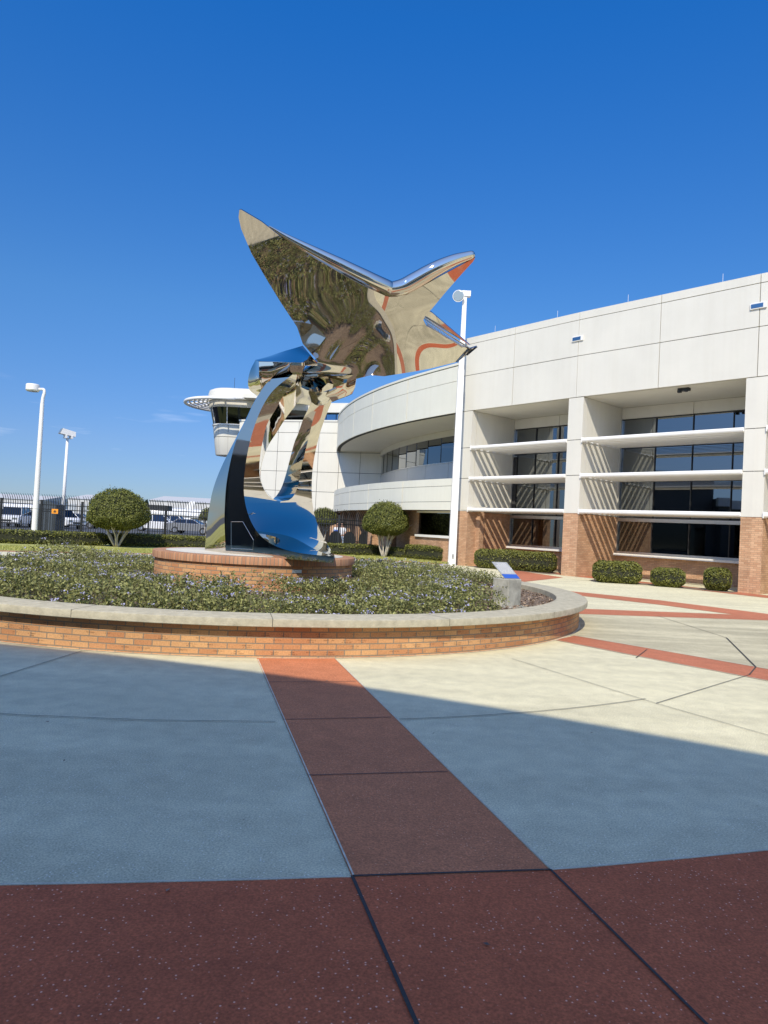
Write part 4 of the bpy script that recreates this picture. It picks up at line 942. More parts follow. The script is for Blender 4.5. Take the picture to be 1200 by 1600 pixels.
# left return wall of the main block
T = frame(K0, r1); rw = MB(); rw.box(-0.02, 0.08, 0.2, 16, ZS, ZT-0.02, T=T); rw.box(-0.01, 0.05, 0.35, 8, ZB, ZS, T=T); rw.build('return_wall', M['white'], ter)

# ---- curved corner volume
DC = catmull([(3.75, 32.2), (3.1, 33.0), (0.97, 36.5), (-0.83, 40.2), (-2.38, 44.6), (-3.45, 49.5), (-3.9, 54.5)], 200)
DS = np.r_[0, np.cumsum(np.linalg.norm(np.diff(DC, axis=0), axis=1))]; DL = DS[-1]
def dpt(s, off=0.0):
    p = np.array([np.interp(s, DS, DC[:, 0]), np.interp(s, DS, DC[:, 1])])
    q = np.array([np.interp(s+0.15, DS, DC[:, 0]), np.interp(s+0.15, DS, DC[:, 1])])-np.array([np.interp(s-0.15, DS, DC[:, 0]), np.interp(s-0.15, DS, DC[:, 1])])
    q /= np.linalg.norm(q); return p+np.array([q[1], -q[0]])*off          # off > 0 is inward
def cstrip(mb, s0, s1, o0, o1, z0, z1, n=None):
    n = n or max(2, int(abs(s1-s0)/0.45)); vs = []
    for i in range(n+1):
        s = s0+(s1-s0)*i/n; a, b = dpt(s, o0), dpt(s, o1); vs += [(*a, z0), (*a, z1), (*b, z1), (*b, z0)]
    fs = []
    for i in range(n):
        for k in range(4): fs.append((4*i+k, 4*i+(k+1) % 4, 4*i+4+(k+1) % 4, 4*i+4+k))
    fs += [(0, 3, 2, 1), (4*n, 4*n+1, 4*n+2, 4*n+3)]; mb.add(vs, fs)
S0 = float(np.interp(32.95, DC[:, 1], DS)); js = [S0, S0+4.3, S0+8.6, S0+12.2, S0+15.4, S0+18.6, DL]
ub = MB(); lb = MB()
for a, b in zip(js[:-1], js[1:]):
    for z0, z1 in ((7.07, 8.56), (8.56, 9.27), (9.29, 9.42)): cstrip(ub, a+0.03, b-0.03, 0.0 if z1 < 9.4 else -0.03, 0.14, z0+0.012, z1-0.008)
    for z0, z1 in ((2.52, 2.92), (2.92, 3.66), (3.66, 4.02)): cstrip(lb, a+0.03, b-0.03, 0.0, 0.14, z0+0.01, z1-0.01)
uo = ub.build('curved_canopy', M['whitecool'], ter, smooth=True, angle=30)
lo = lb.build('curved_balcony', M['whitecool'], ter, smooth=True, angle=30)
bk_ = MB(); cstrip(bk_, S0, DL, 0.06, 0.3, 7.08, 9.38); bk_.build('panel_backing', M['gap'], uo)
bk_ = MB(); cstrip(bk_, S0, DL, 0.06, 0.3, 2.54, 4.0); bk_.build('panel_backing', M['gap'], lo)
cs = MB(); cstrip(cs, S0, DL, 0.16, 3.5, 7.10, 7.2); cs.build('canopy_soffit', M['white'], ter, smooth=True, angle=30)
cs = MB(); cstrip(cs, S0, DL, 0.31, 8.0, 9.15, 9.25); cs.build('canopy_roof', M['roof'], ter)
cs = MB(); cstrip(cs, S0-1, DL, 0.31, 3.5, 2.56, 2.75); cs.build('balcony_floor', M['white'], ter)
ip = MB(); pit = np.arange(S0-0.6, DL-0.2, 2.9)
for a, b in zip(pit[:-1], pit[1:]): cstrip(ip, a+0.015, b-0.015, 3.3, 3.45, 2.8, 5.32)
ip.build('curved_panel_wall', M['greypanel'], ter, smooth=True, angle=30)
ib = MB(); cstrip(ib, S0-1, DL, 3.36, 3.6, 2.8, 5.30); ib.build('panel_backing', M['gap'], ter)
ih = MB()
for a, b in zip(pit[:-1:2], pit[2::2]): cstrip(ih, a+0.012, b-0.012, 3.22, 3.4, 6.76, 7.09)
ih.build('curved_header', M['white'], ter, smooth=True, angle=30)
gp = MB(); gm = MB(); gs_ = np.arange(S0-0.8, DL-0.2, 1.75)
for a, b in zip(gs_[:-1], gs_[1:]):
    P_, Q_ = dpt(a, 3.34), dpt(b, 3.34); j1, j2 = rng.normal(0, 0.003, 2)
    gp.add([(*P_, 5.34), (*Q_, 5.34), (Q_[0]+j1, Q_[1]+j2, 6.76), (P_[0]+j1, P_[1]+j2, 6.76)], [(0, 1, 2, 3)])
go = gp.build('window', M['glass'], ter)
for b in gs_[1:]:
    gm = MB(); gm.tube([(*dpt(b, 3.325), 5.32), (*dpt(b, 3.325), 6.77)], 0.012, 4); gm.build('mullion', M['mullion'], go)
gm = MB(); cstrip(gm, S0-1, DL-1.5, 3.24, 3.34, 5.305, 5.34); gm.build('frame', M['alum'], go)
# brick ground floor under the balcony
S1 = S0+6.4
gb = MB(); cstrip(gb, S0-1, S0+0.0, 0.9, 1.2, 0, 2.55); cstrip(gb, S0, S0+4.2, 0.9, 1.2, 0, 1.18); cstrip(gb, S0+4.2, S1, 0.9, 1.2, 0, 2.55); gb.build('ground_floor_brick', M['bbrick'], ter)
gw = MB(); cstrip(gw, S0, S0+4.2, 1.02, 1.06, 1.32, 2.42, 3); go = gw.build('window', M['glassdark'], ter)
gw = MB(); cstrip(gw, S0, S0+4.2, 0.80, 1.15, 1.19, 1.31); gw.build('window_sill', M['whitemetal'], ter)
gw = MB(); cstrip(gw, S0, S0+4.2, 0.86, 1.10, 2.43, 2.52); gw.build('frame', M['whitemetal'], go)
gb = MB(); cstrip(gb, S1, DL, 3.2, 3.4, 0, 2.55)
for k in range(6):
    s = S1+0.1+k*2.55
    if s+0.8 < DL: cstrip(gb, s, s+0.75, 0.5, 3.2, 0, 2.54)
gb.build('brick_arcade', M['bbrick'], ter)
dw = MB()
for k in range(5):
    s = S1+1.15+k*2.55
    if s+1.3 < DL: cstrip(dw, s, s+1.3, 3.14, 3.19, 0.1, 2.3)
dw.build('door_glass', M['glassdark'], ter)

# ---- white cross wall behind the sculpture
Wa, Wb = at_y(372, 700, 55.2)[:2], at_y(598, 700, 51.9)[:2]
T = frame(Wa, Wb-Wa); WL = float(np.linalg.norm(Wb-Wa)); ww = MB(); nu = int(round(WL/1.72))
for i in range(nu):
    for z0, z1 in zip([2.5, 4.02, 5.5, 7.0, 8.45], [4.02, 5.5, 7.0, 8.45, 9.3]): inset_box(ww, T, WL*i/nu, WL*(i+1)/nu, 0, 0.1, z0, z1, 0.016)
ww.box(-0.03, WL, -0.05, 0.3, 9.3, 9.42, T=T)
wo = ww.build('cross_wall', M['white'], ter)
wb_ = MB(); wb_.box(0.01, WL, 0.05, 6, 2.52, 9.28, T=T); wb_.build('panel_backing', M['gap'], wo)
wb_ = MB()
for k in range(6): wb_.box(0.3+k*1.9, 0.9+k*1.9, 0.2, 0.9, 0, 2.5, T=T)
wb_.box(0, WL, 3, 3.2, 0, 2.5, T=T); wb_.build('brick_arcade', M['bbrick'], ter)
ph = MB(); ph.box(3.5, WL-1, 2.6, 5.5, 9.28, 10.35, T=T); po = ph.build('clerestory', M['blueglass'], ter)
pm = MB()
for k in range(8): pm.box(3.6+k*0.85, 3.64+k*0.85, 2.56, 2.6, 9.3, 10.35, T=T)
pm.build('mullion', M['mullion'], po)
ph = MB(); ph.box(3.2, WL-3.2, 2.1, 5.8, 10.36, 11.1, T=T); ph.build('penthouse_fascia', M['white'], ter)
ph = MB(); ph.box(WL-3.9, WL-3.2, 1.5, 2.2, 9.42, 10.0, T=T)
for k in range(4): ph.box(WL-3.95, WL-3.15, 1.46, 2.24, 9.5+k*0.14, 9.54+k*0.14, T=T)
ph.build('rooftop_unit', M['alum'], ter)

# ================================================================ CONTROL CAB
tw = thing('ramp_tower', 'white ramp control tower cab with a rounded louvred sunshade and dark windows', 'tower', (-11, 57.5, 0))
TX, TY, TR = -12.75, 57.4, 1.4; TXR = -6.5
def stadium(off, n=22):
    """plan outline from the front right end, round the left end, to the back right end"""
    R_ = TR+off; pts = [(TXR, TY-R_)]
    for k in range(n+1):
        a = -math.pi/2-math.pi*k/n; pts.append((TX+R_*math.cos(a), TY+R_*math.sin(a)))
    pts.append((TXR, TY+R_)); return pts
def stad_loft(name, prof, m, parent=tw, smooth=True, cap=True):
    mb = MB(); rings = [[(x, y, z) for x, y in stadium(o)] for z, o in prof]; n = len(rings[0])
    mb.add([p for r_ in rings for p in r_], [(i*n+j, (i+1)*n+j, (i+1)*n+(j+1) % n, i*n+(j+1) % n) for i in range(len(rings)-1) for j in range(n)]+([tuple(range(n)), tuple(range((len(rings)-1)*n, len(rings)*n))[::-1]] if cap else []))
    return mb.build(name, m, parent, smooth=smooth, angle=35)
body = stad_loft('body', [(6.72, -0.34), (6.75, -0.32), (8.12, -0.12)], M['white'])
stad_loft('body_band', [(8.16, -0.11), (9.05, 0.0), (9.08, -0.05)], M['white'])
jm = MB()
for k in (5, 9, 13): 
    a, b = stadium(-0.33)[k], stadium(0.005)[k]; jm.tube([(a[0], a[1], 6.75), (b[0], b[1], 9.04)], 0.014, 4)
for k in range(4):
    x = TX+0.1+k*1.55; jm.tube([(x, TY-TR+0.33, 6.75), (x, TY-TR-0.005, 9.04)], 0.014, 4)
jm.build('panel_joint', M['gap'], body)
gl = stad_loft('window', [(9.08, -0.02), (10.45, 0.32)], M['doorglass'])
mb = MB()
for k in (7, 14, 1): 
    a, b = stadium(-0.01)[k], stadium(0.335)[k]; mb.tube([(a[0], a[1], 9.08), (b[0], b[1], 10.46)], 0.035, 5)
mb.build('mullion', M['whitemetal'], gl)
stad_loft('window_sill', [(9.06, 0.06), (9.16, 0.08), (9.17, -0.02)], M['whitemetal'])
stad_loft('head_band', [(10.45, 0.36), (10.55, 0.42), (11.0, 0.40), (11.0, 0.2)], M['white'])
stad_loft('roof_cap', [(11.02, 0.45), (11.55, 0.50), (11.85, 0.42), (11.98, 0.15), (12.0, -0.5)], M['white'])
for k in range(6):
    o = 0.62+k*0.33; z = 11.12-k*0.065; pts = [(p[0], p[1], z) for p in stadium(o)]
    x1 = TX+1.6-k*0.12
    pts = [(x1, TY-TR-o, z)]+[p for p in pts if p[0] < TX+0.01]+[(TX+0.5, TY+TR+o, z)]
    mb = MB(); mb.tube(pts, 0.075 if k < 5 else 0.13, 8); mb.build('louvre', M['whitemetal'], tw, smooth=True)
mb = MB()
for a in (-95, -125, -155, -180, -205, -235):
    a = math.radians(a); mb.tube([(TX+(TR+0.4)*math.cos(a), TY+(TR+0.4)*math.sin(a), 11.1), (TX+(TR+2.3)*math.cos(a), TY+(TR+2.3)*math.sin(a), 10.78)], [0.09, 0.05], 6)
mb.build('louvre_bracket', M['whitemetal'], tw)
mb = MB(); mb.box(TX+1.5, TXR, TY-TR-1.9, TY-TR-0.3, 11.02, 11.16); mb.box(TX+1.5, TXR, TY-TR-1.98, TY-TR-1.86, 10.96, 11.24); mb.build('front_canopy', M['white'], tw)
mb = MB(); mb.lathe([(1.15, 0), (1.15, 6.72)], (TX+1.25, TY), 28); mb.build('stem', M['greypanel'], tw, smooth=True)
mb = MB(); mb.tube([(TX+0.1, TY, 12.0), (TX+0.1, TY, 13.1)], 0.016, 5); mb.build('antenna', M['dark'], tw)
mb = MB(); x = TX+2.15
mb.tube([(x, TY-0.6, 12), (x, TY-0.6, 13.3)], 0.035, 6); mb.tube([(x-0.17, TY-0.6, 12), (x-0.17, TY-0.6, 13.1)], 0.03, 6); mb.tube([(x-0.7, TY-0.6, 12.5), (x-0.17, TY-0.6, 12.85)], 0.012, 5); mb.tube([(x+0.15, TY-0.6, 12.9), (x+0.7, TY-0.6, 12.3)], 0.012, 5); mb.build('antenna', M['whitemetal'], tw)

# ================================================================ ENTRANCE BUILDING BEHIND THE VIEWER (casts the big shadow)
HC = 9.2
sh_px = [(0, 1003.5), (125, 1019), (260, 1035), (400, 1047.5), (550, 1067), (720, 1097), (850, 1119.5), (1000, 1143.5), (1200, 1179)]
edge = np.array([onz(*p)[:2]+SH*HC/math.tan(ELEV) for p in sh_px])
fitp = np.polyfit(edge[:, 0], edge[:, 1], 2); xs_ = np.linspace(edge[0, 0], edge[-1, 0], 16); ed = np.stack([xs_, np.polyval(fitp, xs_)], 1)
dl = ed[0]-ed[1]; dl /= np.linalg.norm(dl); dr = ed[-1]-ed[-2]; dr /= np.linalg.norm(dr)
ed = np.vstack([ed[0]+dl*3.0, ed[0]+dl*1.5, ed, ed[-1]+dr*10, ed[-1]+dr*22])
ent = thing('entrance_building', 'pale panelled entrance building with a flat overhanging roof behind the viewpoint', 'building', (0, -8, 0))
nrmE = np.array([dl[1], -dl[0]]); nrmE = nrmE if nrmE[1] < 0 else -nrmE
cv = MB(); n = len(ed)
def canopy(mb, z0, z1, d0, d1):
    f_ = [(*(p+nrmE*d0), z) for z in (z0, z1) for p in ed]; b_ = [(*(p+nrmE*d1), z) for z in (z0, z1) for p in ed]
    vs = f_+b_; fs = []
    for j in range(n-1):
        fs += [(j, j+1, n+j+1, n+j), (2*n+j, 3*n+j, 3*n+j+1, 2*n+j+1), (n+j, n+j+1, 3*n+j+1, 3*n+j), (j, 2*n+j, 2*n+j+1, j+1)]
    fs += [(0, n, 3*n, 2*n), (n-1, 3*n-1, 4*n-1, 2*n-1)]; mb.add(vs, fs)
canopy(cv, HC-0.9, HC, 0, 9.5); cv.build('canopy', M['white'], ent)
wl = MB(); canopy(wl, 0.0, 2.9, 1.3, 1.5); wl.build('glass_front', M['doorglass'], ent)
wl = MB(); canopy(wl, 2.92, HC-0.92, 1.1, 20); wl.build('upper_storey', M['white'], ent)
# lower dark side wing set forward on the left
edw = [ed[0]+dl*0.4-SH*3.4, ed[0]+dl*9-SH*3.4, ed[0]+dl*24-SH*3.4]; wq = [(*p, 0) for p in edw]+[(*(p+nrmE*9), 0) for p in edw[::-1]]
mb = MB(); mb.prism([(p[0], p[1]) for p in wq], 0, 4.0); mb.build('side_wing', M['slate'], ent)
mb = MB(); mb.prism([tuple(edw[0]-nrmE*0.25), tuple(edw[2]-nrmE*0.25), tuple(edw[2]+nrmE*9), tuple(edw[0]+nrmE*9)], 4.02, 4.75); mb.build('side_wing_roof', M['canopygrey'], ent)
for k in range(7):
    a_ = edw[0]+dl*(0.6+k*3.3); mb = MB(); mb.prism([tuple(a_-nrmE*0.04), tuple(a_+dl*2.9-nrmE*0.04), tuple(a_+dl*2.9-nrmE*0.005), tuple(a_-nrmE*0.005)], 0.12, 3.6); mb.build('window', M['doorglass'], ent)
for k in range(0, n, 3):
    p = ed[k]+nrmE*0.7; mb = MB(); mb.lathe([(0.22, 0), (0.22, HC-0.92)], p, 20); mb.build('column', M['white'], ent, smooth=True)

con = thing('concourse_building', 'dark slate concourse wing standing off to the left of the plaza, out in the shade', 'building', (-36, 2, 0))
mb = MB(); mb.box(-60, -33, -30, 9.5, 0, 6.3); mb.box(-60, -34.5, 9.5, 22.0, 0, 8.8); mb.build('wall', M['slate'], con)
mb = MB()
for k in range(11): mb.box(-32.98, -32.9, -29+k*3.4, -26.2+k*3.4, 0.6, 5.6)
mb.build('window', M['doorglass'], con)
mb = MB(); mb.box(-34.48, -34.4, 10.5, 21.0, 0.5, 5.0); mb.build('window', M['doorglass'], con)
mb = MB(); mb.box(-33.2, -32.6, -30, 9.7, 5.5, 6.35); mb.box(-34.6, -34.0, 9.75, 22.2, 7.6, 8.9); mb.build('fascia', M['canopygrey'], con)

# ================================================================ VEGETATION
def box_foliage(name, label, path, w, h, z0=0.0, dens=1500, leaf=0.030, m='hedge', cat='hedge', group=None, round_=0.35, core=True):
    """clipped hedge along a polyline: a rounded core covered in leaves"""
    path = linres(path, max(3, int(sum(np.linalg.norm(np.diff(np.array(path), axis=0), axis=1))/0.25)+2)); n = len(path)
    root = thing(name, label, cat, (*path[n//2], z0), group)
    seg = np.linalg.norm(np.diff(path, axis=0), axis=1).sum()
    sec = [(math.copysign(abs(math.cos(t))**round_, math.cos(t)), math.copysign(abs(math.sin(t))**round_, math.sin(t))) for t in np.linspace(0, 2*math.pi, 24, endpoint=False)]
    def P(s, c, out=1.0, e=1.0):
        i = s*(n-1); k = min(int(i), n-2); p = path[k]+(path[k+1]-path[k])*(i-k); d = path[min(k+1, n-1)]-path[max(k-1, 0)]; d /= np.linalg.norm(d)
        nr = np.array([-d[1], d[0]]); x = c[0]*w/2*out*e; z = z0+h/2+c[1]*h/2*out*(0.3+0.7*e)
        return np.array([p[0]+nr[0]*x, p[1]+nr[1]*x, max(z, z0+0.01)]), np.array([nr[0]*c[0], nr[1]*c[0], c[1]])
    endw = lambda s: min(1.0, (max(min(s, 1-s), 0)*seg/(0.35*w+1e-6)+0.04)**0.45)
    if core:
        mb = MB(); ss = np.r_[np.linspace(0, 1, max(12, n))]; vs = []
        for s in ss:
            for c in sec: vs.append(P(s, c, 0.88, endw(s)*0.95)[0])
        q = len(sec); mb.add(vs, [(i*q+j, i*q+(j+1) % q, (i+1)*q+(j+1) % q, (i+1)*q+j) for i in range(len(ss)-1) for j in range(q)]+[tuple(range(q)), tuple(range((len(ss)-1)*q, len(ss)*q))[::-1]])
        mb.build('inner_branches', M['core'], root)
    N_ = int(dens*seg*(2*h+w)); PP = np.empty((N_, 3)); NN = np.empty((N_, 3))
    for i in range(N_):
        if rng.random() < 0.07: s = float(rng.choice([0.0, 1.0])); s = abs(s-rng.random()*0.02); e = endw(s)*math.sqrt(rng.random())
        else: s = rng.random(); e = endw(s)
        t = rng.uniform(0, 2*math.pi); c = (math.copysign(abs(math.cos(t))**round_, math.cos(t)), math.copysign(abs(math.sin(t))**round_, math.sin(t)))
        p, nn = P(s, c, rng.uniform(0.86, 1.04)+0.05*math.sin(s*seg*3.1)*math.sin(t*3), e); PP[i] = p; NN[i] = nn
    leaves('leaves', PP, NN, leaf, M[m], root, jit=0.75)
    return root
def topiary(label, base, rad, zc, hgt, stems, leaf=0.030, n=15000, flat=0.35, group='dome clipped trees near the fence'):
    root = thing('topiary_tree', label, 'tree', base, group); bx, by, bz = base
    u = rng.normal(size=(n, 3)); u /= np.linalg.norm(u, axis=1, keepdims=True)
    low = u[:, 2] < 0; sc = np.where(low, flat, 1.0)
    ph = np.arctan2(u[:, 1], u[:, 0]); bump = 1+0.035*np.sin(ph*3+u[:, 2]*4)+0.025*np.sin(ph*7-u[:, 2]*9)+rng.normal(0, 0.022, n)
    sh = rng.uniform(0.90, 1.0, n)*bump*np.where(rng.random(n) < 0.012, rng.uniform(1.03, 1.13, n), 1.0)
    P = np.stack([bx+u[:, 0]*rad*sh, by+u[:, 1]*rad*sh, zc+u[:, 2]*hgt*sh*sc], 1)
    leaves('crown', P, u*np.array([1, 1, 1.0]), leaf, M['topiary'], root, jit=0.7)
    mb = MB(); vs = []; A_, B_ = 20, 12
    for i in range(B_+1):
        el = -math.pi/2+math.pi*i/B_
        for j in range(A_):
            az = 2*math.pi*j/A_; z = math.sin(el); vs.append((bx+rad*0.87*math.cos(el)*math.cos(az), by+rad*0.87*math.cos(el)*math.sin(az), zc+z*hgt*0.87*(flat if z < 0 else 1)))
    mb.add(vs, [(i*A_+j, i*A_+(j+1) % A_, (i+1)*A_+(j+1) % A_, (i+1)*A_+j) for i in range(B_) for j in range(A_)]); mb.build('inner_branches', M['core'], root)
    mb = MB()
    for k in range(stems):
        a = 2*math.pi*k/stems+rng.uniform(-0.3, 0.3); r_ = rad*rng.uniform(0.25, 0.8); zt = zc-hgt*flat*0.55
        p0 = np.array([bx+0.08*math.cos(a), by+0.08*math.sin(a), bz]); p3 = np.array([bx+r_*math.cos(a), by+r_*math.sin(a), zt+0.1])
        p1 = p0+(p3-p0)*0.35+np.array([0, 0, 0.10])+rng.normal(0, 0.04, 3); p2 = p0+(p3-p0)*0.7+np.array([0, 0, 0.08])+rng.normal(0, 0.05, 3)
        c = catmull([p0, p1, p2, p3], 10); mb.tube(c, np.linspace(0.042, 0.020, 10), 7)
        for q in (5, 7):
            d = np.array([rng.normal(0, 0.3), rng.normal(0, 0.3), 0.55]); mb.tube([c[q], c[q]+d*0.6, c[q]+d*1.1], [0.025, 0.018, 0.01], 5)
    mb.tube([(bx, by, bz-0.02), (bx, by, bz+0.14)], [0.13, 0.09], 9)
    mb.build('trunk', M['bark'], root, smooth=True)
    return root
b1 = at_y(182, 852, 33.4); topiary('dome shaped clipped tree with pale forked trunk, left of the sculpture', (b1[0], b1[1], 0), 1.40, at_y(182, 807, b1[1])[2], 1.32, 9, n=21000, flat=0.48, leaf=0.038)
b2 = at_y(600, 868, 37.0); topiary('dome shaped clipped tree on white stems right of the sculpture, before the curved building', (b2[0], b2[1], 0), 1.20, at_y(604, 820, b2[1])[2], 1.20, 9, n=18000, flat=0.48, leaf=0.038)
b3 = at_y(504, 858, 46); topiary('rounded clipped tree behind the fence, half hidden by the sculpture', (b3[0], b3[1], 0), 0.90, at_y(507, 814, 46)[2], 0.86, 6, n=9000)
b4 = at_y(326, 850, 46); topiary('small clipped shrub just visible left of the sculpture stand behind the fence', (b4[0], b4[1], 0), 0.72, at_y(326, 808, 46)[2], 0.62, 5, n=5000)
def gy(x, y): return onz(x, y)[:2]
hb = np.array([0.0, 1.3]); hp = [gy(-240, 842)+hb, gy(-120, 846.5)+hb, gy(0, 850.3)+hb, gy(150, 853.8)+hb]; hp2 = [gy(150, 853.8)+hb, gy(240, 856)+hb, gy(340, 859.5)+hb*0.6]
box_foliage('hedge', 'long low clipped hedge along the fence left of the domed tree', hp, 1.0, 0.62, dens=330, leaf=0.042)
box_foliage('hedge', 'low clipped hedge between the domed tree and the sculpture stand', hp2, 1.0, 0.64, dens=400, leaf=0.042)
box_foliage('hedge', 'low clipped hedge right of the sculpture stand beside the white stemmed tree', [at_y(500, 864, 37.0)[:2], at_y(545, 865, 37.3)[:2], at_y(592, 867, 38.3)[:2]], 0.9, 0.62, dens=500, leaf=0.040)
box_foliage('hedge', 'clipped hedge behind the stems of the right hand domed tree', [at_y(596, 868, 38.4)[:2], at_y(634, 868, 36.9)[:2]], 0.8, 0.55, dens=450, leaf=0.040)
box_foliage('hedge', 'clipped box hedge left of the tall white lamp pole', [gy(636, 873), gy(668, 876), gy(697, 879)], 1.0, 0.78, dens=700, leaf=0.036)
box_foliage('hedge', 'long rounded hedge under the first window bay of the terminal', [gy(741, 886.5), gy(800, 890.5), gy(868, 896)], 0.85, 0.86, dens=900, leaf=0.034, round_=0.5)
box_foliage('shrub', 'longest of three rounded shrubs under the right window bay', [gy(926, 909), gy(1001, 913)], 0.80, 0.78, dens=1300, leaf=0.032, cat='shrub', group='rounded shrubs by the terminal', round_=0.55)
box_foliage('shrub', 'low middle shrub of the three under the right window bay', [gy(1016, 915), gy(1070, 919)], 0.72, 0.66, dens=1400, leaf=0.032, cat='shrub', group='rounded shrubs by the terminal', round_=0.6)
box_foliage('shrub', 'small round shrub beside the right brick pier of the terminal', [gy(1101, 921), gy(1140, 925)], 0.75, 0.78, dens=1700, leaf=0.032, cat='shrub', group='rounded shrubs by the terminal', round_=0.6)

# ================================================================ FENCE
fe = thing('picket_fence', 'tall black metal picket fence with outward curved tips behind the hedges', 'fence', (-10, 38, 0))
FP = [np.array(p) for p in ((-34.0, 40.5), (-21.0, 39.0), (-9.2, 37.4), (-2.4, 38.5), (-0.9, 40.0))]
def along(P_, step):
    out = []; 
    for a, b in zip(P_[:-1], P_[1:]):
        L_ = np.linalg.norm(b-a); k = max(1, int(round(L_/step)))
        for i in range(k): out.append(a+(b-a)*i/k)
    out.append(P_[-1]); return out
posts = along(FP, 2.4)
for a, b in zip(posts[:-1], posts[1:]):
    d = (b-a)/np.linalg.norm(b-a); nr = np.array([d[1], -d[0]]); L_ = np.linalg.norm(b-a); mb = MB()
    k = int(L_/0.135)
    for i in range(1, k):
        p = a+d*L_*i/k; q = lambda o, z: (p[0]+nr[0]*o, p[1]+nr[1]*o, z)
        mb.tube([q(0, 0.06), q(0, 1.95), q(0.05, 2.15), q(0.14, 2.31), q(0.25, 2.43)], [0.024, 0.024, 0.022, 0.018, 0.008], 4)
    for z in (0.18, 1.62, 1.86):
        Tr = lambda x, y, zz: (a[0]+d[0]*x+nr[0]*y, a[1]+d[1]*x+nr[1]*y, zz); mb.box(0.03, L_-0.03, -0.02, 0.02, z-0.022, z+0.022, T=Tr)
    mb.build('picket_panel', M['fence'], fe)
for i, p in enumerate(posts):
    mb = MB(); mb.box(p[0]-0.055, p[0]+0.055, p[1]-0.055, p[1]+0.055, 0, 2.12); mb.build('post', M['fence'], fe)
# cabinet behind the fence
cb = at_y(71, 832, 42.5); cab = thing('equipment_cabinet', 'dark slate cabinet with a sloping top behind the fence beside the white lamp post', 'cabinet', (cb[0], cb[1], 0))
w_ = 0.56; zt1, zt2 = at_y(70, 781.5, 42.5)[2], at_y(83, 789, 42.5)[2]
mb = MB(); x0, x1 = cb[0]-w_, cb[0]+w_; y0 = cb[1]
mb.prism([(x0, 0.0), (x1, 0.0), (x1, zt2), (cb[0]+0.02, zt1), (x0, zt2-0.12)], 0, 1.1, T=lambda x, z, d: (x, y0+d, z)); o = mb.build('shell', M['shed'], cab)
mb = MB()
for k in range(5): mb.box(x0+0.12+k*0.22, x0+0.15+k*0.22, y0-0.02, y0-0.002, 0.1, zt2-0.25)
mb.box(x0+0.1, x1-0.1, y0-0.025, y0-0.021, 1.5, 1.54); mb.build('rib', M['dark'], o)
sg = at_y(87, 799, 38.3); sgn = thing('orange_sign', 'small orange warning sign with a dark symbol hung on the black fence', 'sign', (sg[0], sg[1]-0.1, sg[2]))
mb = MB(); mb.box(sg[0]-0.17, sg[0]+0.17, sg[1]-0.1, sg[1]-0.085, sg[2]-0.125, sg[2]+0.125); mb.build('panel', M['orange'], sgn)
mb = MB(); yy = sg[1]-0.103; mb.box(sg[0]-0.09, sg[0]+0.09, yy, yy+0.002, sg[2]-0.035, sg[2]-0.005); mb.box(sg[0]-0.05, sg[0]+0.05, yy-0.001, yy+0.002, sg[2]-0.002, sg[2]+0.05); mb.box(sg[0]-0.06, sg[0]+0.06, yy, yy+0.002, sg[2]-0.075, sg[2]-0.05); mb.build('symbol', M['black'], sgn)

# ================================================================ LAMPS
l1 = at_y(50.5, 852, 35.8); lt = at_y(62, 607, 35.8); lm = thing('street_lamp', 'white round lamp post with a drum shaped head at the far left', 'street lamp', (l1[0], l1[1], 0))
H1 = lt[2]; x, y = l1[0]+0.05, l1[1]
mb = MB(); mb.tube([(x, y, 0), (x, y, H1*0.45), (x, y, H1-0.75)], [0.145, 0.125, 0.095], 20); mb.build('pole', M['whitemetal'], lm, smooth=True, angle=50)
mb = MB(); mb.tube(catmull([(x, y, H1-0.78), (x+0.02, y, H1-0.45), (x+0.07, y, H1-0.22), (x+0.04, y, H1-0.05), (x-0.10, y, H1-0.03), (x-0.36, y, H1-0.06)], 22), np.linspace(0.09, 0.055, 22), 12); mb.build('neck', M['whitemetal'], lm, smooth=True)
mb = MB(); mb.lathe([(0.01, H1+0.20), (0.30, H1+0.19), (0.325, H1+0.15), (0.325, H1-0.10), (0.28, H1-0.16), (0.01, H1-0.165)], (x-0.53, y), 32); mb.build('lamp_head', M['whitemetal'], lm, smooth=True, angle=30)
mb = MB(); mb.lathe([(0.01, H1-0.172), (0.25, H1-0.172)], (x-0.53, y), 24); mb.build('lens', M['lens'], lm)
mb = MB(); mb.lathe([(0.146, 1.62), (0.146, 1.66)], (x, y), 20); mb.build('collar', M['whitemetal'], lm)
l2 = at_y(96.5, 829, 58); lt2 = at_y(102, 684, 58); lm = thing('floodlight_mast', 'slim white mast with a boxy floodlight head beyond the fence on the left', 'floodlight', (l2[0], l2[1], 0))
mb = MB(); x, y, H2 = l2[0], l2[1], lt2[2]; mb.tube([(x, y, 0), (x, y, H2)], [0.16, 0.10], 14); mb.build('pole', M['whitemetal'], lm, smooth=True)
mb = MB(); dd = np.array([-0.75, -0.65, 0.0]); dd /= np.linalg.norm(dd); pe = np.array([-dd[1], dd[0], 0])
Tl = lambda a, b, z: (x+dd[0]*a+pe[0]*b, y+dd[1]*a+pe[1]*b, H2+z)
mb.hexa([Tl(*p) for p in ((-0.55, -0.28, 0.12), (0.65, -0.28, 0.28), (0.65, 0.28, 0.28), (-0.55, 0.28, 0.12), (-0.55, -0.28, 0.52), (0.45, -0.28, 0.72), (0.45, 0.28, 0.72), (-0.55, 0.28, 0.52))])
mb.build('lamp_head', M['whitemetal'], lm)
mb = MB(); mb.box(-0.35, -0.2, -0.3, 0.3, -0.05, 0.2, T=Tl); mb.box(0.1, 0.25, -0.3, 0.3, -0.05, 0.25, T=Tl); mb.build('bracket', M['whitemetal'], lm)
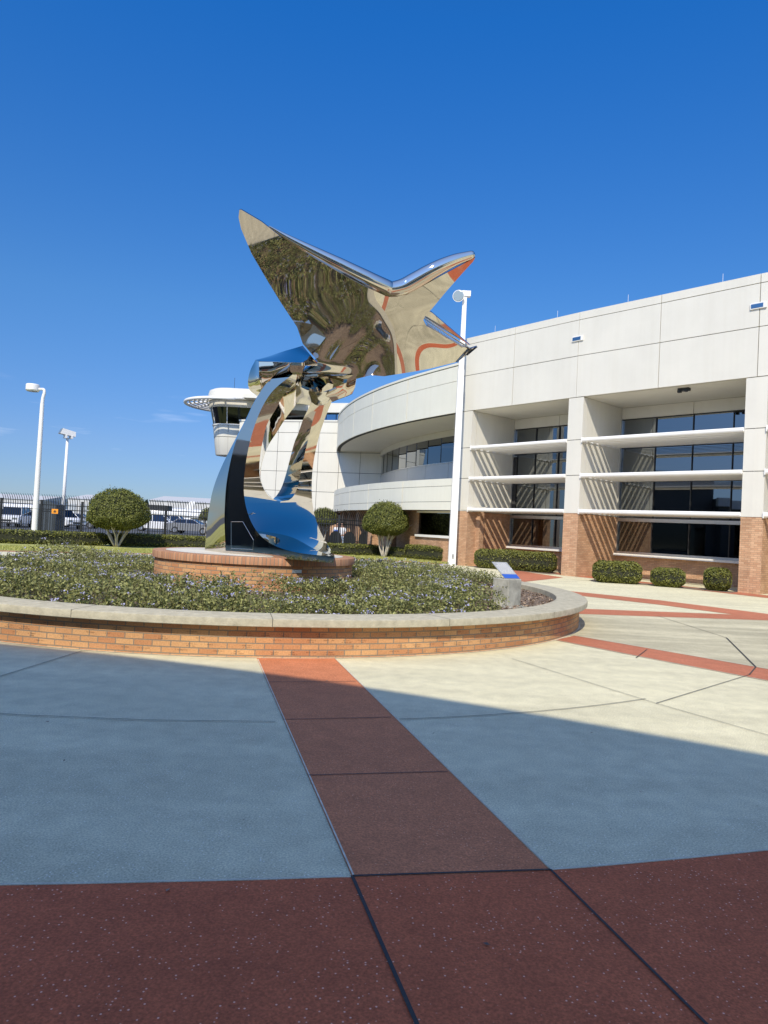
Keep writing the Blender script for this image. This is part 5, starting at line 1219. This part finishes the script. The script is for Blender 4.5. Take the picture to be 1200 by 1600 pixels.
mb = MB(); mb.hexa([Tl(*p) for p in ((0.655, -0.24, 0.30), (0.70, -0.24, 0.30), (0.70, 0.24, 0.30), (0.655, 0.24, 0.30), (0.46, -0.24, 0.70), (0.505, -0.24, 0.70), (0.505, 0.24, 0.70), (0.46, 0.24, 0.70))]); mb.build('lens', M['lens'], lm)
Y3 = 32.2; l3 = at_y(703.5, 880, Y3); lt3 = at_y(730, 463, Y3); lm = thing('lamp_pole', 'tall square white pole with a round floodlight, standing before the terminal', 'lamp pole', (l3[0], l3[1], 0))
x, y, H3 = l3[0]+0.06, Y3, lt3[2]; mb = MB()
mb.hexa([(x-0.165, y-0.165, 0), (x+0.165, y-0.165, 0), (x+0.165, y+0.165, 0), (x-0.165, y+0.165, 0), (x-0.135, y-0.135, H3-3.4), (x+0.135, y-0.135, H3-3.4), (x+0.135, y+0.135, H3-3.4), (x-0.135, y+0.135, H3-3.4)])
mb.hexa([(x-0.12, y-0.12, H3-3.4), (x+0.12, y-0.12, H3-3.4), (x+0.12, y+0.12, H3-3.4), (x-0.12, y+0.12, H3-3.4), (x-0.09, y-0.09, H3), (x+0.09, y-0.09, H3), (x+0.09, y+0.09, H3), (x-0.09, y+0.09, H3)])
mb.build('pole', M['whitemetal'], lm)
mb = MB(); mb.box(x-0.14, x+0.26, y-0.14, y+0.14, H3-0.02, H3+0.22); mb.build('junction_box', M['whitemetal'], lm)
mb = MB(); c = np.array([x-0.30, y-0.22, H3-0.08]); d = np.array([-0.28, -0.93, -0.12]); d /= np.linalg.norm(d)
mb.tube([c-d*0.28, c-d*0.18, c, c+d*0.03], [0.06, 0.16, 0.262, 0.268], 30); mb.tube([c-d*0.2, (x, y, H3+0.05)], 0.05, 8); mb.build('lamp_head', M['whitemetal'], lm, smooth=True, angle=40)
mb = MB(); mb.tube([c+d*0.032, c+d*0.04], [0.245, 0.22], 30); mb.build('lens', M['lens'], lm)
mb = MB(); mb.box(x-0.02, x+0.07, y-0.18, y-0.163, 0.32, 0.52); mb.build('hand_hole_cover', M['alum'], lm)

# ================================================================ CARS BEYOND THE FENCE
def car_parts(root, paint, kind):
    """local coordinates, nose toward -y"""
    L_, W_ = (4.9, 1.95) if kind == 'suv' else (4.6, 1.82); H_ = 1.78 if kind == 'suv' else 1.46; hw = W_/2
    def local(mb, name, m, parent, **k):
        o = mb.build(name, m, None, **k); o.parent = parent; return o
    side = [(-L_/2, 0.45), (-L_/2+0.03, 0.85), (-L_/2+0.25, 0.98), (-L_/2+1.25, 1.06), (L_/2-0.35, 1.08), (L_/2-0.02, 0.98), (L_/2, 0.5), (L_/2-0.1, 0.33), (-L_/2+0.1, 0.33)]
    mb = MB(); rows = []
    for xx, ins in ((-hw, 0.10), (-hw+0.09, 0.0), (hw-0.09, 0.0), (hw, 0.10)):
        rows.append([(xx, y_*(1-ins*0.12), 0.33+(z_-0.33)*(1-ins*0.9)) for y_, z_ in side])
    k = len(side); mb.add([p for r_ in rows for p in r_], [(i*k+j, i*k+(j+1) % k, (i+1)*k+(j+1) % k, (i+1)*k+j) for i in range(3) for j in range(k)]+[tuple(range(k))[::-1], tuple(range(3*k, 4*k))])
    local(mb, 'body', paint, root, smooth=True, angle=35)
    c0, c1 = (-L_/2+1.15, L_/2-0.30) if kind == 'suv' else (-L_/2+1.25, L_/2-0.65)
    cab_ = [(-hw+0.05, c0, 1.04), (hw-0.05, c0, 1.04), (hw-0.05, c1, 1.07), (-hw+0.05, c1, 1.07), (-hw+0.26, c0+0.75, H_-0.05), (hw-0.26, c0+0.75, H_-0.05), (hw-0.26, c1-0.35, H_-0.05), (-hw+0.26, c1-0.35, H_-0.05)]
    mb = MB(); mb.hexa(cab_); gl_ = local(mb, 'cabin_glass', M['glassdark'], root)
    mb = MB(); mb.hexa([(-hw+0.25, c0+0.72, H_-0.055), (hw-0.25, c0+0.72, H_-0.055), (hw-0.25, c1-0.33, H_-0.055), (-hw+0.25, c1-0.33, H_-0.055), (-hw+0.33, c0+0.85, H_), (hw-0.33, c0+0.85, H_), (hw-0.33, c1-0.45, H_), (-hw+0.33, c1-0.45, H_)])
    for sx in (-1, 1):
        for a_, b_ in ((0, 4), (3, 7)): 
            A_, B_ = np.array(cab_[a_]), np.array(cab_[b_]); A_[0] = abs(A_[0])*sx*1.004; B_[0] = abs(B_[0])*sx*1.004; mb.tube([A_, B_], 0.04, 6)
        mb.tube([(sx*(hw-0.055), (c0+c1)/2, 1.06), (sx*(hw-0.255), (c0+c1)/2+0.05, H_-0.04)], 0.035, 5)
    local(mb, 'roof', paint, root)
    for sx in (-1, 1):
        for yy in (-L_/2+0.9, L_/2-0.9):
            mb = MB(); mb.tube([(sx*(hw-0.2), yy, 0.34), (sx*(hw+0.01), yy, 0.34)], 0.34, 20); w_ = local(mb, 'wheel', M['tyre'], root)
            mb = MB(); mb.tube([(sx*(hw-0.02), yy, 0.34), (sx*(hw+0.018), yy, 0.34)], [0.20, 0.21], 16); local(mb, 'rim', M['alum'], w_)
        mb = MB(); mb.box(sx*(hw-0.28)-0.17, sx*(hw-0.28)+0.17, -L_/2-0.01, -L_/2+0.1, 0.70, 0.84); local(mb, 'headlight', M['lens'], root)
        mb = MB(); mb.box(sx*(hw-0.22)-0.12, sx*(hw-0.22)+0.12, L_/2-0.08, L_/2+0.012, 0.78, 0.98); local(mb, 'tail_light', M['redlight'], root)
    mb = MB(); mb.box(-0.45, 0.45, -L_/2-0.012, -L_/2+0.05, 0.50, 0.66); mb.box(-hw+0.1, hw-0.1, -L_/2-0.02, -L_/2+0.1, 0.36, 0.44); local(mb, 'grille', M['dark'], root)
def copy_tree(o, parent=None):
    c = o.copy(); COL.objects.link(c)
    if parent: c.parent = parent
    for ch in list(o.children): copy_tree(ch, c)
    return c
GC = 'vehicles parked beyond the fence'
def car(kind, paint, label, px, py, Y, rz):
    p = at_y(px, py, Y); r_ = thing('parked_car', label, 'car', (p[0], p[1], 0), GC); r_.rotation_euler = (0, 0, math.radians(rz)); return r_
c1_ = car('suv', 'carwhite', 'white sport utility vehicle parked behind the fence at the far left, nose toward the plaza', 21, 830, 62, 12); car_parts(c1_, M['carwhite'], 'suv')
c2_ = car('sedan', 'cargrey', 'silver saloon car parked just right of the white vehicle behind the fence', 44, 830, 66, 20); car_parts(c2_, M['cargrey'], 'sedan')
def dup(src, label, px, py, Y, rz):
    c = copy_tree(src); p = at_y(px, py, Y); c.location = (p[0], p[1], 0); c.rotation_euler = (0, 0, math.radians(rz)); c['label'] = label; return c
dup(c1_, 'white vehicle parked side on behind the orange sign', 93, 830, 66, 60)
dup(c2_, 'silver car parked side on left of the domed tree, seen through the fence', 122, 830, 72, 95)
dup(c1_, 'white vehicle behind the fence just right of the domed tree', 246, 828, 74, 100)
dup(c2_, 'silver car nearest the sculpture stand, side on behind the fence', 300, 828, 70, 85)
dup(c1_, 'white vehicle seen through the fence between the domed tree and the silver car', 274, 825, 90, 88)

# ================================================================ FAR AIRFIELD
def hangar(label, x0, x1, Y, h, dep=40, m='hangar', roofh=2.5):
    a, b = at_y(x0, 800, Y)[0], at_y(x1, 800, Y)[0]; r_ = thing('hangar', label, 'hangar', ((a+b)/2, Y, 0), 'pale hangars on the far side of the airfield')
    mb = MB(); mb.box(a, b, Y, Y+dep, 0, h); mb.build('wall', M[m], r_)
    mb = MB(); mb.prism([(Y-0.5, h), (Y+dep+0.5, h), (Y+dep/2, h+roofh)], a-0.5, b+0.5, T=lambda y, z, x: (x, y, z)); mb.build('roof', M['roof'], r_)
    mb = MB(); k = max(2, int((b-a)/22))
    for i in range(k):
        u = a+(b-a)*(i+0.15)/k; mb.box(u, u+(b-a)*0.7/k, Y-0.3, Y-0.02, 0, h*0.7)
    mb.build('door', M['glassdark'] if m == 'x' else M['greypanel'], r_)
hangar('wide pale hangar on the horizon behind the cabinet and left lamp', -160, 62, 330, 6.5)
hangar('long white hangar on the horizon left of the domed tree', 105, 138, 300, 7.5)
hangar('long white hangar on the horizon between the domed tree and the sculpture', 232, 372, 280, 8.0)
cn = at_y(243, 800, 62); cs_ = thing('parking_canopy', 'dark flat parking canopy on posts right of the domed tree behind the fence', 'canopy', (cn[0], 62, 0))
mb = MB(); mb.box(cn[0]-0.85, cn[0]+0.85, 62, 64, 2.15, 2.55); mb.build('roof_slab', M['dark'], cs_)
for s_ in (-0.7, 0.7):
    mb = MB(); mb.tube([(cn[0]+s_, 62.5, 0), (cn[0]+s_, 62.5, 2.15)], 0.05, 8); mb.build('post', M['dark'], cs_)
n = 2600; xs = rng.uniform(-420, 320, n); P = np.stack([xs, rng.uniform(395, 430, n), np.abs(rng.normal(0, 2.4, n))+0.5], 1)
o = leaves('far_tree_line', P, rng.normal(size=(n, 3)), 3.0, M['fartree'], jit=1.0, aspect=0.9); o['kind'] = 'stuff'; tag(o, 'low dark tree line on the far horizon beyond the hangars', 'trees')
# white airliner shapes parked far out
def jet(label, px, Y, L_, rz):
    p = at_y(px, 800, Y); r_ = thing('parked_airplane', label, 'airplane', (p[0], Y, 0), 'white airplanes parked on the far apron'); r_.rotation_euler = (0, 0, math.radians(rz))
    def local(mb, nme, m, **k): o = mb.build(nme, m, None, **k); o.parent = r_
    R_ = L_*0.055; mb = MB(); ts = np.linspace(-1, 1, 15); mb.tube([(t*L_/2, 0, R_*1.9+max(0, t-0.55)*R_*1.5) for t in ts], [R_*max(0.12, min(1, (1-abs(t))**0.5*1.9 if t < 0 else (1-t)**0.8*2.4)) for t in ts], 14); local(mb, 'fuselage', M['carwhite'], smooth=True)
    mb = MB(); mb.prism([(L_*0.32, R_*2.6), (L_*0.49, R_*2.6), (L_*0.53, R_*6.2), (L_*0.45, R_*6.2)], -R_*0.12, R_*0.12, T=lambda a, z, y: (a, y, z)); local(mb, 'tail_fin', M['carwhite'])
    for s_ in (-1, 1):
        mb = MB(); mb.prism([(-L_*0.10, 0), (L_*0.08, 0), (L_*0.20, s_*L_*0.42), (L_*0.13, s_*L_*0.42)], R_*1.3, R_*1.5); local(mb, 'wing', M['greypanel'])
        mb = MB(); mb.tube([(-L_*0.08, s_*L_*0.16, R_*0.85), (L_*0.02, s_*L_*0.16, R_*0.85)], R_*0.42, 12); local(mb, 'engine', M['carwhite'])
        mb = MB(); mb.tube([(L_*0.05, s_*R_, 0.0), (L_*0.05, s_*R_, R_*1.2)], R_*0.15, 6); local(mb, 'landing_gear', M['dark'])
jet('white airplane parked on the apron just left of the sculpture stand', 300, 170, 24, 12)
jet('small white airplane on the apron right of the domed tree', 252, 190, 18, -10)
jet('white airplane far behind the cabinet and the left lamp post', 24, 230, 22, 170)

# ================================================================ PEOPLE AND CHAIRS BEHIND THE FENCE
def skin_mesh(name, V, E, R_, m, parent, root=0, sub=2):
    me = bpy.data.meshes.new(name); bm = bmesh.new(); ly = bm.verts.layers.skin.verify()
    vs = [bm.verts.new(v) for v in V]
    for i, v in enumerate(vs):
        r_ = R_[i]; v[ly].radius = r_ if isinstance(r_, tuple) else (r_, r_); v[ly].use_root = i == root
    for a, b in E: bm.edges.new((vs[a], vs[b]))
    bm.to_mesh(me); bm.free(); me.materials.append(m)
    o = bpy.data.objects.new(name, me); COL.objects.link(o); o.parent = parent
    s_ = o.modifiers.new('skin', 'SKIN'); s_.use_smooth_shade = True
    d_ = o.modifiers.new('subsurf', 'SUBSURF'); d_.levels = sub; d_.render_levels = sub
    return o
def person(label, loc, rz, top, trousers, arms_fwd=0.25, band=None):
    r_ = thing('person', label, 'person', loc); r_.rotation_euler = (0, 0, math.radians(rz)); s = 1.0
    V = [(0, 0, 0.95), (0, 0, 1.15), (0, 0, 1.38), (0, 0, 1.47), (0, -0.01, 1.56), (0, -0.02, 1.66), (0, -0.01, 1.72)]
    R_ = [(0.15, 0.11), (0.13, 0.095), (0.15, 0.10), 0.055, (0.075, 0.09), (0.082, 0.10), (0.05, 0.06)]; E = [(i, i+1) for i in range(6)]
    for sx in (-1, 1):
        b = len(V); V += [(sx*0.17, 0, 1.39), (sx*0.23, 0.01, 1.13), (sx*0.20, -arms_fwd*0.8, 0.98), (sx*0.18, -arms_fwd*1.15, 0.99)]; R_ += [0.06, 0.047, 0.034, 0.038]; E += [(2, b), (b, b+1), (b+1, b+2), (b+2, b+3)]
        b = len(V); V += [(sx*0.10, 0, 0.86), (sx*0.11, -0.02, 0.48), (sx*0.11+sx*0.01, 0.02, 0.08), (sx*0.125, -0.15, 0.035)]; R_ += [0.095, 0.062, 0.042, 0.035]; E += [(0, b), (b, b+1), (b+1, b+2), (b+2, b+3)]
    body_ = skin_mesh('body', V, E, R_, M['skin'], r_)
    tv = [(0, 0, 0.93), (0, 0, 1.15), (0, 0, 1.37), (0, 0, 1.43)]; tr_ = [(0.17, 0.13), (0.155, 0.12), (0.168, 0.12), (0.08, 0.075)]; te = [(0, 1), (1, 2), (2, 3)]
    for sx in (-1, 1):
        b = len(tv); tv += [(sx*0.18, 0, 1.385), (sx*0.225, 0.01, 1.17)]; tr_ += [0.075, 0.066]; te += [(2, b), (b, b+1)]
    sh_ = skin_mesh('shirt', tv, te, tr_, M[top], r_, 0)
    if band:
        mb = MB(); mb.lathe([(0.182, 1.12), (0.188, 1.16), (0.188, 1.24), (0.182, 1.28)], (0, 0), 24); o = mb.build('shirt_band', M[band], None, smooth=True); o.scale = (1.0, 0.76, 1.0); o.parent = sh_
    pv = [(0, 0, 0.96), (0, 0, 0.88)]; pr_ = [(0.165, 0.125), (0.16, 0.125)]; pe_ = [(0, 1)]
    for sx in (-1, 1):
        b = len(pv); pv += [(sx*0.10, 0, 0.80), (sx*0.11, -0.02, 0.48), (sx*0.12, 0.02, 0.10)]; pr_ += [0.105, 0.078, 0.06]; pe_ += [(1, b), (b, b+1), (b+1, b+2)]
    skin_mesh('trousers', pv, pe_, pr_, M[trousers], r_, 0)
    skin_mesh('hair', [(0, 0.03, 1.60), (0, 0.015, 1.70), (0, 0.0, 1.755)], [(0, 1), (1, 2)], [(0.088, 0.085), (0.095, 0.098), (0.05, 0.06)], M['hair'], r_, 1)
    for sx in (-1, 1): skin_mesh('shoe', [(sx*0.12, 0.04, 0.05), (sx*0.125, -0.06, 0.045), (sx*0.13, -0.17, 0.035)], [(0, 1), (1, 2)], [0.05, 0.048, 0.036], M['shoe'], r_, 0)
    mb = MB()
    for sx in (-1, 1): mb.box(sx*0.032-0.012, sx*0.032+0.012, -0.128, -0.118, 1.635, 1.65)
    mb.build('eyes', M['black'], None).parent = body_
    mb = MB(); mb.hexa([(-0.014, -0.115, 1.585), (0.014, -0.115, 1.585), (0.014, -0.10, 1.585), (-0.014, -0.10, 1.585), (-0.006, -0.122, 1.63), (0.006, -0.122, 1.63), (0.006, -0.10, 1.63), (-0.006, -0.10, 1.63)]); mb.box(-0.022, 0.022, -0.112, -0.10, 1.555, 1.563); mb.build('nose', M['skin'], None).parent = body_
    return r_
pp = at_y(533.5, 850, 43.5); person('person in a white top and pale jeans standing behind the fence', (pp[0], pp[1], 0), -20, 'shirt', 'jeans', 0.3)
pp = at_y(525.5, 850, 44.6); person('person in a white and blue banded shirt partly hidden by a dark chair', (pp[0], pp[1], 0), 15, 'shirt', 'darktrousers', 0.2, band='blueband')
def patio_chair(label, px, Y, rz):
    p = at_y(px, 850, Y); r_ = thing('patio_chair', label, 'chair', (p[0], p[1], 0), 'dark round backed chairs behind the fence'); r_.rotation_euler = (0, 0, math.radians(rz)); chair_parts(r_); return r_
def chair_parts(r_):
    def local(mb, nme): o = mb.build(nme, M['fence'], None, smooth=True, angle=40); o.parent = r_
    mb = MB(); arch = [(-0.36, 0.40)]+[(0.36*-math.cos(t), 0.80+0.42*math.sin(t)) for t in np.linspace(0, math.pi, 16)]+[(0.36, 0.40)]
    mb.prism(arch, -0.32, -0.27, T=lambda x, z, y: (x, y-(z-0.4)*0.12, z)); local(mb, 'backrest')
    mb = MB(); mb.prism([(-0.36, -0.30), (0.36, -0.30), (0.34, 0.32), (-0.34, 0.32)], 0.40, 0.46); local(mb, 'seat')
    for sx in (-1, 1):
        for yy in (-0.28, 0.28):
            mb = MB(); mb.tube([(sx*0.32, yy, 0.42), (sx*0.34, yy*1.1, 0)], 0.028, 8); local(mb, 'leg')
        mb = MB(); mb.box(sx*0.38-0.035, sx*0.38+0.035, -0.30, 0.30, 0.62, 0.66); mb.box(sx*0.38-0.03, sx*0.38+0.03, 0.22, 0.28, 0.40, 0.62); local(mb, 'armrest')
ch = patio_chair('dark round backed chair before the person in the banded shirt', 523, 42.9, 8)
for lab, px, Y, rz in (('dark round backed chair just right of the person in pale jeans', 547, 43.2, -8), ('dark round backed chair nearest the right hand domed tree', 570, 43.4, -4)):
    c = copy_tree(ch); p = at_y(px, 850, Y); c.location = (p[0], p[1], 0); c.rotation_euler = (0, 0, math.radians(rz)); c['label'] = lab
